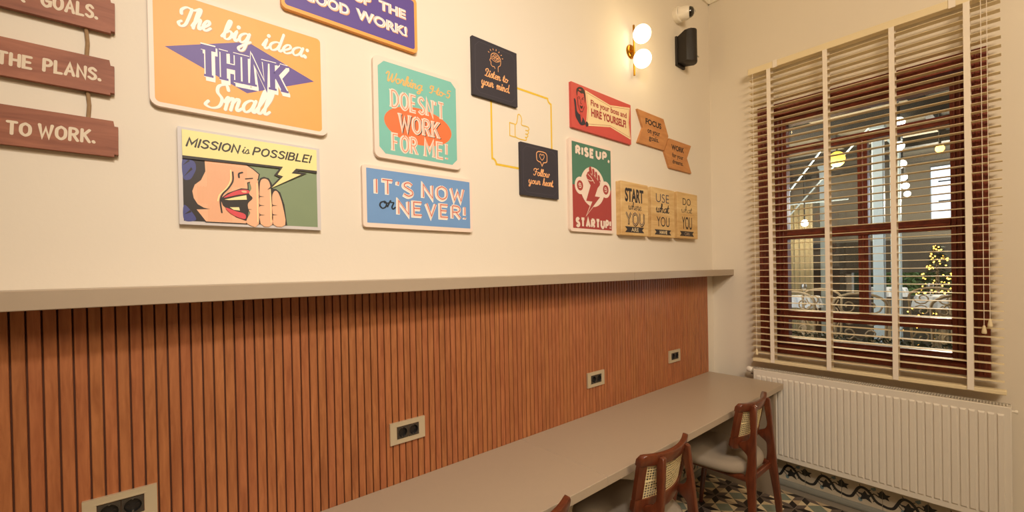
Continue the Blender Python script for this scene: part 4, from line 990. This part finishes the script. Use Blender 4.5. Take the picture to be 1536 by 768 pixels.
    return t
chair = make_chair()
for i, (x, y, rz, lab) in enumerate(((-.860, -.420, 0, 'cane-backed wooden chair with grey seat nearest the radiator'), (-1.788, -.425, 0, 'cane-backed wooden chair in the middle of the row, tucked under the desk'), (-2.560, -.428, 0, 'cane-backed wooden chair of which only the crest rail tip shows at the lower edge'))):
    o = chair if i == 0 else copy_tree(chair); o.location = (x, y, 0); o.rotation_euler.z = R(rz); o['label'] = lab
# ------------------------------------------------------------------ the covered terrace beyond the window
mat('dark_panel', '#463E34', rough=.6); mat('terrace_wall', '#948B7C', rough=.9); mat('terrace_roof', '#A39A88', rough=.9); mat('terrace_floor', '#3B372F', rough=.8, var=.2); mat('beam_dark', '#3A362F', rough=.7)
mat('column_blue', '#C4D6E0', rough=.5); mat('leaf_dark', '#26331C', rough=.8, var=.3, nscale=60); mat('tree_green', '#2B3A1E', rough=.8, var=.3, nscale=60)
mat('table_white', '#C2C6CC', rough=.5); mat('iron_brown', '#A8906C', rough=.5); mat('bulb_warm', '#FFC870', emit='#FFB84A', estr=10); mat('bulb_white', '#FFFFFF', emit='#FFF2E0', estr=8)
mat('lantern_yellow', '#FFE070', emit='#FFC93A', estr=2.2); mat('cabinet_grey', '#5A6066', rough=.4); mat('curtain', '#8F8468', rough=.9); mat('green_leaf', '#5F7A3A', rough=.8); mat('dark_glass', '#20262C', rough=.15)
TX = 9.0
struct('floor_terrace', box(BM(), .25, -4.5, -.3, TX, 5.5, -.15), MATS['terrace_floor'])
struct('ceiling_terrace', prism(BM(), [(.25, 3.05), (TX, 3.75), (TX, 3.87), (.25, 3.17)], 'y', -4.5, 5.5), MATS['terrace_roof'])
b = BM()    # far wall with one big opening to the white sky and one to the garden
box(b, TX, -4.5, -.3, TX+.2, 5.5, .8); box(b, TX, -4.5, 3.55, TX+.2, 5.5, 3.9); box(b, TX, .9, .8, TX+.2, 5.5, 3.55); box(b, TX, -4.5, 2.0, TX+.2, .9, 2.42); box(b, TX, -.42, 2.42, TX+.2, .9, 3.55)
struct('wall_terrace_far', b, MATS['terrace_wall'])
b = BM(); box(b, TX-.08, -4.5, -.15, TX-.002, 5.5, .85); box(b, TX-.08, -4.5, 1.35, TX-.002, 5.5, 2.05); box(b, TX-.08, 1.0, .85, TX-.002, 5.5, 1.35)
struct('wall_terrace_panelling', b, MATS['dark_panel'])
struct('wall_terrace_side', box(BM(), .25, 5.5, -.3, TX+.2, 5.7, 3.9), MATS['terrace_wall'])
b = BM(); box(b, .25, -4.7, -.3, 4.6, -4.5, 3.9); box(b, 4.6, -4.7, -.3, TX+.2, -4.5, .9); struct('wall_terrace_near', b, MATS['terrace_wall'])
t = thing('roof_frame', 'dark roof beams and rafters of the terrace seen through the window top', 'beams', (4, 0, 3.1))
for y in (-1.9, -.95, .05, 1.1, 2.2, 3.4):
    o = obj('rafter', prism(BM(), [(.26, 2.93), (TX-.01, 3.63), (TX-.01, 3.74), (.26, 3.04)], 'y', y-.035, y+.035), MATS['beam_dark'], t); o.location = (-4, 0, -3.1)
for x in (2.2, 4.6, 7.0):
    z = 3.05+(x-.25)*.08; o = obj('cross_beam', box(BM(), x-.05, -4.4, z-.26, x+.05, 5.4, z-.125), MATS['beam_dark'], t); o.location = (-4, 0, -3.1)
for p0, p1 in (((3.2, .6, 2.3), (3.0, -.1, 3.1)), ((4.4, .9, 2.2), (3.2, -.45, 3.2)), ((5.0, 1.6, 2.6), (4.8, 0.1, 2.55))):
    o = obj('brace', tube(BM(), [p0, p1], .011, 8), MATS['column_blue'], t); o.location = (-4, 0, -3.1)
for i, (x, y) in enumerate(((3.0, -.545), (4.2, -.53), (6.2, .75))):
    z = 3.05+(x-.25)*.08-.13
    c = thing('terrace_column', ('pale blue square column seen left of the second blind tape', 'pale blue square column seen right of the third blind tape', 'pale column deep in the terrace behind the left panes')[i], 'column', (x, y, -.15), 'pale columns of the terrace')
    obj('shaft', box(BM(), -.05, -.05, .1, .05, .05, z+.15-.06, .006), MATS['column_blue'], c)
    obj('plinth', box(BM(), -.075, -.075, 0, .075, .075, .1, .008), MATS['column_blue'], c)
    obj('capital', box(BM(), -.07, -.07, z+.15-.0598, .07, .07, z+.15, .006), MATS['column_blue'], c)
# glazed partition with dark cabinets at the left
t = thing('glazed_cabinet', 'dark grey glazed cabinet wall with beige curtains behind the left panes', 'cabinet', (5.2, 2.0, -.15))
for i in range(4):
    y = -1.05+i*.62
    obj('cabinet_bay', box(BM(), 0, y, 0, .4, y+.58, 2.6, .01), MATS['cabinet_grey'], t)
    obj('door_glass', box(BM(), -.02, y+.08, 1.2, -.001, y+.5, 2.5, .004), MATS['dark_glass'], t)
    obj('shelf_strip', box(BM(), -.035, y+.06, 1.78, -.0205, y+.52, 1.81), MATS['curtain'], t)
for y in (-.70, 1.62, -1.2):
    bm = BM(); pts = [(-.10-.02*math.sin(k*1.6), y-.16+.32*k/16) for k in range(17)]; pts += [(p[0]-.012, p[1]) for p in pts[::-1]]
    prism(bm, pts, 'z', .1, 2.75); obj('curtain', bm, MATS['curtain'], t)
# bulbs hung on one cable
t = thing('festoon_light', 'row of small white hanging bulbs on one cable under the terrace roof', 'string lights', (3.2, -.7, 2.9))
cab = [(.7, -1.01, 3.02), (2.07, -.84, 3.05), (3.17, -.70, 3.08), (4.38, -.57, 3.1), (5.61, -.43, 3.12), (6.64, -.33, 3.15), (7.83, -.21, 3.18)]
o = obj('cable', tube(BM(), cab, .008, 6), MATS['beam_dark'], t); o.location = (-3.2, .7, -2.9)
for x, y, z in cab[1:]:
    o = obj('socket', tube(BM(), [(x, y, z), (x, y, 2.94)], .016, 8), MATS['beam_dark'], t); o.location = (-3.2, .7, -2.9)
    q = obj('bulb', sphere(BM(), (x, y, 2.89), .055, 12), MATS['bulb_white'], o, smooth=True)
def lantern(name, label, x, y, z, r, m, top):
    t = thing(name, label, 'lamp', (x, y, z))
    obj('shade', sphere(BM(), (0, 0, 0), r, 16, sc=(1, 1, 1.1)), MATS[m], t, smooth=True)
    obj('hanger', tube(BM(), [(0, 0, r), (0, 0, top-z)], .01, 6), MATS['beam_dark'], t)
lantern('pendant_lamp', 'yellow glowing pendant behind the upper left window light', 3.0, -.16, 2.83, .085, 'lantern_yellow', 3.13)
lantern('pendant_lamp', 'small white glowing pendant low behind the left pane', 4.6, .62, 2.22, .05, 'bulb_white', 3.2)
lantern('pendant_lamp', 'amber glowing pendant behind the upper right window light', 2.6, -1.08, 2.68, .035, 'bulb_warm', 3.1)
def glow(x, y, z, e, c=(1, .78, .5), r=.15):
    d = bpy.data.lights.new('terrace_glow', 'POINT'); d.energy = e; d.color = c; d.shadow_soft_size = r
    o = bpy.data.objects.new('terrace_glow', d); COL.objects.link(o); o.location = (x, y, z)
glow(3.0, -.16, 2.55, 60); glow(4.6, .62, 2.05, 30); glow(6.0, -.9, 2.6, 200, (1, .88, .7)); glow(1.6, .6, 2.4, 90, (1, .88, .7))  # point lights added to brighten the terrace; the last two have no lamp
# fairy-lit fir
t = thing('fairy_light_tree', 'dark green fir covered with warm fairy lights behind the lower right pane', 'tree', (5.6, -.80, -.15))
rr = random.Random(11); bm = BM(); bb = BM()
for i in range(2600):
    h = rr.random()**.8; z = .35+1.60*h; rad_ = .50*(1-h)+.02; a = rr.uniform(0, 6.283); q = rad_*rr.uniform(.4, 1)
    c = Vector((q*math.cos(a), q*math.sin(a), z)); d = Vector((math.cos(a), math.sin(a), rr.uniform(-.5, .3))).normalized()*rr.uniform(.05, .09); s_d = Vector((-d.y, d.x, rr.uniform(-.02, .02))).normalized()*.012
    bm.faces.new([bm.verts.new(c-s_d), bm.verts.new(c+s_d), bm.verts.new(c+d)])
    if i % 17 == 0:
        p = c*1.0+Vector((math.cos(a), math.sin(a), 0))*.03; r_ = .012
        vs = [bb.verts.new(p+Vector(v)*r_) for v in ((1, 0, 0), (0, 1, 0), (-1, 0, 0), (0, -1, 0), (0, 0, 1), (0, 0, -1))]
        for k in range(4): bb.faces.new((vs[k], vs[(k+1) % 4], vs[4])); bb.faces.new((vs[(k+1) % 4], vs[k], vs[5]))
f = obj('foliage', bm, MATS['tree_green'], t); f['kind'] = 'stuff'
f = obj('fairy_lights', bb, MATS['bulb_warm'], t); f['kind'] = 'stuff'
obj('trunk', tube(BM(), [(0, 0, 0), (0, 0, 1.7)], [.05, .015], 8), MATS['iron_brown'], t)
# laid tables with white cloths
def cloth_table(x, y, label, r=.42):
    t = thing('garden_table', label, 'table', (x, y, -.15), 'white-clothed terrace tables')
    bm = BM(); n = 40; rings = []
    for s, z in ((0, 1.28), (r, 1.28), (r+.006, 1.27), (r+.015, 1.19), (r+.025, 1.13)):
        if s == 0: rings.append([bm.verts.new((0, 0, z))])
        else: rings.append([bm.verts.new(((s+(.02*math.sin(k*1.9) if z < 1.25 else 0))*math.cos(6.2832*k/n), (s+(.02*math.sin(k*1.9) if z < 1.25 else 0))*math.sin(6.2832*k/n), z)) for k in range(n)])
    for a, b_ in zip(rings, rings[1:]):
        for k in range(n):
            q = [a[k % len(a)], a[(k+1) % len(a)], b_[(k+1) % len(b_)], b_[k % len(b_)]]; q2 = []
            for v in q:
                if v not in q2: q2.append(v)
            bm.faces.new(q2)
    obj('tablecloth', bm, MATS['table_white'], t)
    obj('pedestal', tube(tube(BM(), [(0, 0, .02), (0, 0, 1.27)], .035, 10), [(0, 0, 0), (0, 0, .03)], .25, 16), MATS['iron_brown'], t)
    return t
cloth_table(4.2, -.98, 'white-clothed round table in front of the fairy-lit fir', .27); cloth_table(6.4, -.12, 'white-clothed round table between the two pale columns', .24); cloth_table(3.4, .32, 'white-clothed round table behind the lower left lights', .18)
def glassware(x, y, lab, h=.16):
    t = thing('wine_glass', lab, 'glass', (x, y, 1.1305), 'glasses on the terrace tables')
    obj('bowl', lathe(BM(), [(.0, .0), (.03, .002), (.006, .01), (.005, .08), (.03, .10), (.036, .13), (.03, h)], n=14), MATS['bulb_white'] if 0 else MATS['steel'], t, smooth=True)
for x, y, lab in ((4.1, -.86, 'stemmed glass nearest the window on the cloth table before the fir'), (4.28, -1.08, 'stemmed glass farthest to the right on the cloth table before the fir'), (3.35, .30, 'stemmed glass on the small cloth table behind the lower left light')):
    glassware(x, y, lab)
# scrolled iron chairs
def iron_chair(x, y, rz, label):
    t = thing('scroll_iron_chair', label, 'chair', (x, y, -.15), 'scrolled iron chairs of the terrace', R(rz))
    m = MATS['iron_brown']
    obj('seat', lathe(BM(), [(0, .63), (.2, .63), (.21, .645), (.2, .66), (0, .665)], n=20), m, t)
    for s in (-1, 1):
        obj('front_leg', tube(BM(), [(-.14, s*.13, .63), (-.17, s*.17, .3), (-.2, s*.18, 0)], .012, 6), m, t)
        obj('back_leg', tube(BM(), [(.2, s*.19, 0), (.17, s*.17, .63), (.20, s*.2, 1.32)], .012, 6), m, t)
    obj('back_hoop', tube(BM(), [(.20, .2*math.cos(a*.3142), 1.32+.10*math.sin(a*.3142)) for a in range(11)], .012, 6), m, t)
    for s in (-1, 1):
        for z0, k in ((.86, 1), (1.04, -1), (1.16, 1), (1.30, -1)):
            sp = [(.19, s*(.09+(.075-.0055*j)*math.cos(j*.65)), z0+k*(.075-.0055*j)*math.sin(j*.65)) for j in range(12)]
            obj('scroll', tube(BM(), sp, .0075, 5), m, t)
    return t
ch0 = iron_chair(1.9, -.60, 180, 'scrolled brown iron chair behind the lower mullion')
for x, y, rz, lab in ((2.0, -1.2, 200, 'scrolled brown iron chair below the fairy-lit fir'), (2.7, -.14, 170, 'scrolled brown iron chair behind the left lower light'), (2.85, -1.3, 190, 'scrolled brown iron chair in the second row of the terrace'), (1.95, -.10, 165, 'scrolled brown iron chair behind the lower left pane'), (3.4, -.95, 185, 'scrolled brown iron chair just before the cloth table')):
    c = copy_tree(ch0); c.location = (x, y, -.15); c.rotation_euler.z = R(rz); c['label'] = lab
# hedge trough right outside the window
t = thing('hedge_trough', 'dark green hedge in a trough just outside the window foot', 'hedge', (.75, -.9, -.15))
obj('trough', box(box(BM(), -.18, -1.5, 0, .18, 1.8, .55, .01), -.20, -1.52, .50, .20, 1.82, .56, .01), MATS['terrace_wall'], t)
bm = BM(); rr = random.Random(5)
for i in range(9000):
    c = Vector((rr.uniform(-.17, .17), rr.uniform(-1.48, 1.78), .54+rr.random()**.7*.60)); n_ = Vector((rr.gauss(0, 1), rr.gauss(0, 1), rr.gauss(0, 1)+.6)).normalized(); u_ = n_.orthogonal().normalized()*.018; v_ = n_.cross(u_).normalized()*.010
    bm.faces.new([bm.verts.new(c-u_), bm.verts.new(c-v_), bm.verts.new(c+u_), bm.verts.new(c+v_)])
f = obj('foliage', bm, MATS['leaf_dark'], t); f['kind'] = 'stuff'
# garden seen through the far opening
struct('ground_garden', box(BM(), TX+.2, -9, -.3, 22, 9, -.2), MATS['leaf_dark'])
t = thing('garden_shrub', 'green shrubs beyond the far terrace opening', 'shrub', (11.5, -1.5, -.2))
bm = BM()
for i in range(5000):
    c = Vector((rr.uniform(-.6, .6), rr.uniform(-3, 2.2), rr.random()**.7*1.9)); n_ = Vector((rr.gauss(0, 1), rr.gauss(0, 1), rr.gauss(0, 1))).normalized(); u_ = n_.orthogonal().normalized()*.07; v_ = n_.cross(u_).normalized()*.04
    bm.faces.new([bm.verts.new(c-u_), bm.verts.new(c-v_), bm.verts.new(c+u_), bm.verts.new(c+v_)])
f = obj('foliage', bm, MATS['green_leaf'], t); f['kind'] = 'stuff'
obj('hedge_core', box(BM(), .62, -3.4, 0, 1.0, 3, 1.9, .05), MATS['leaf_dark'], t)
# bars across the bright opening
t = thing('opening_bars', 'dark horizontal bars across the bright far opening', 'bars', (TX-.12, -2.4, 2.7))
for z in (2.60, 2.80, 3.2): obj('bar', box(BM(), .01, -2.0, z-2.7-.012, .04, 1.85, z-2.7+.012), MATS['beam_dark'], t)
for y in (-1.2, .2): obj('bar_post', box(BM(), .041, y-.025, -.6, .07, y+.025, .85), MATS['beam_dark'], t)
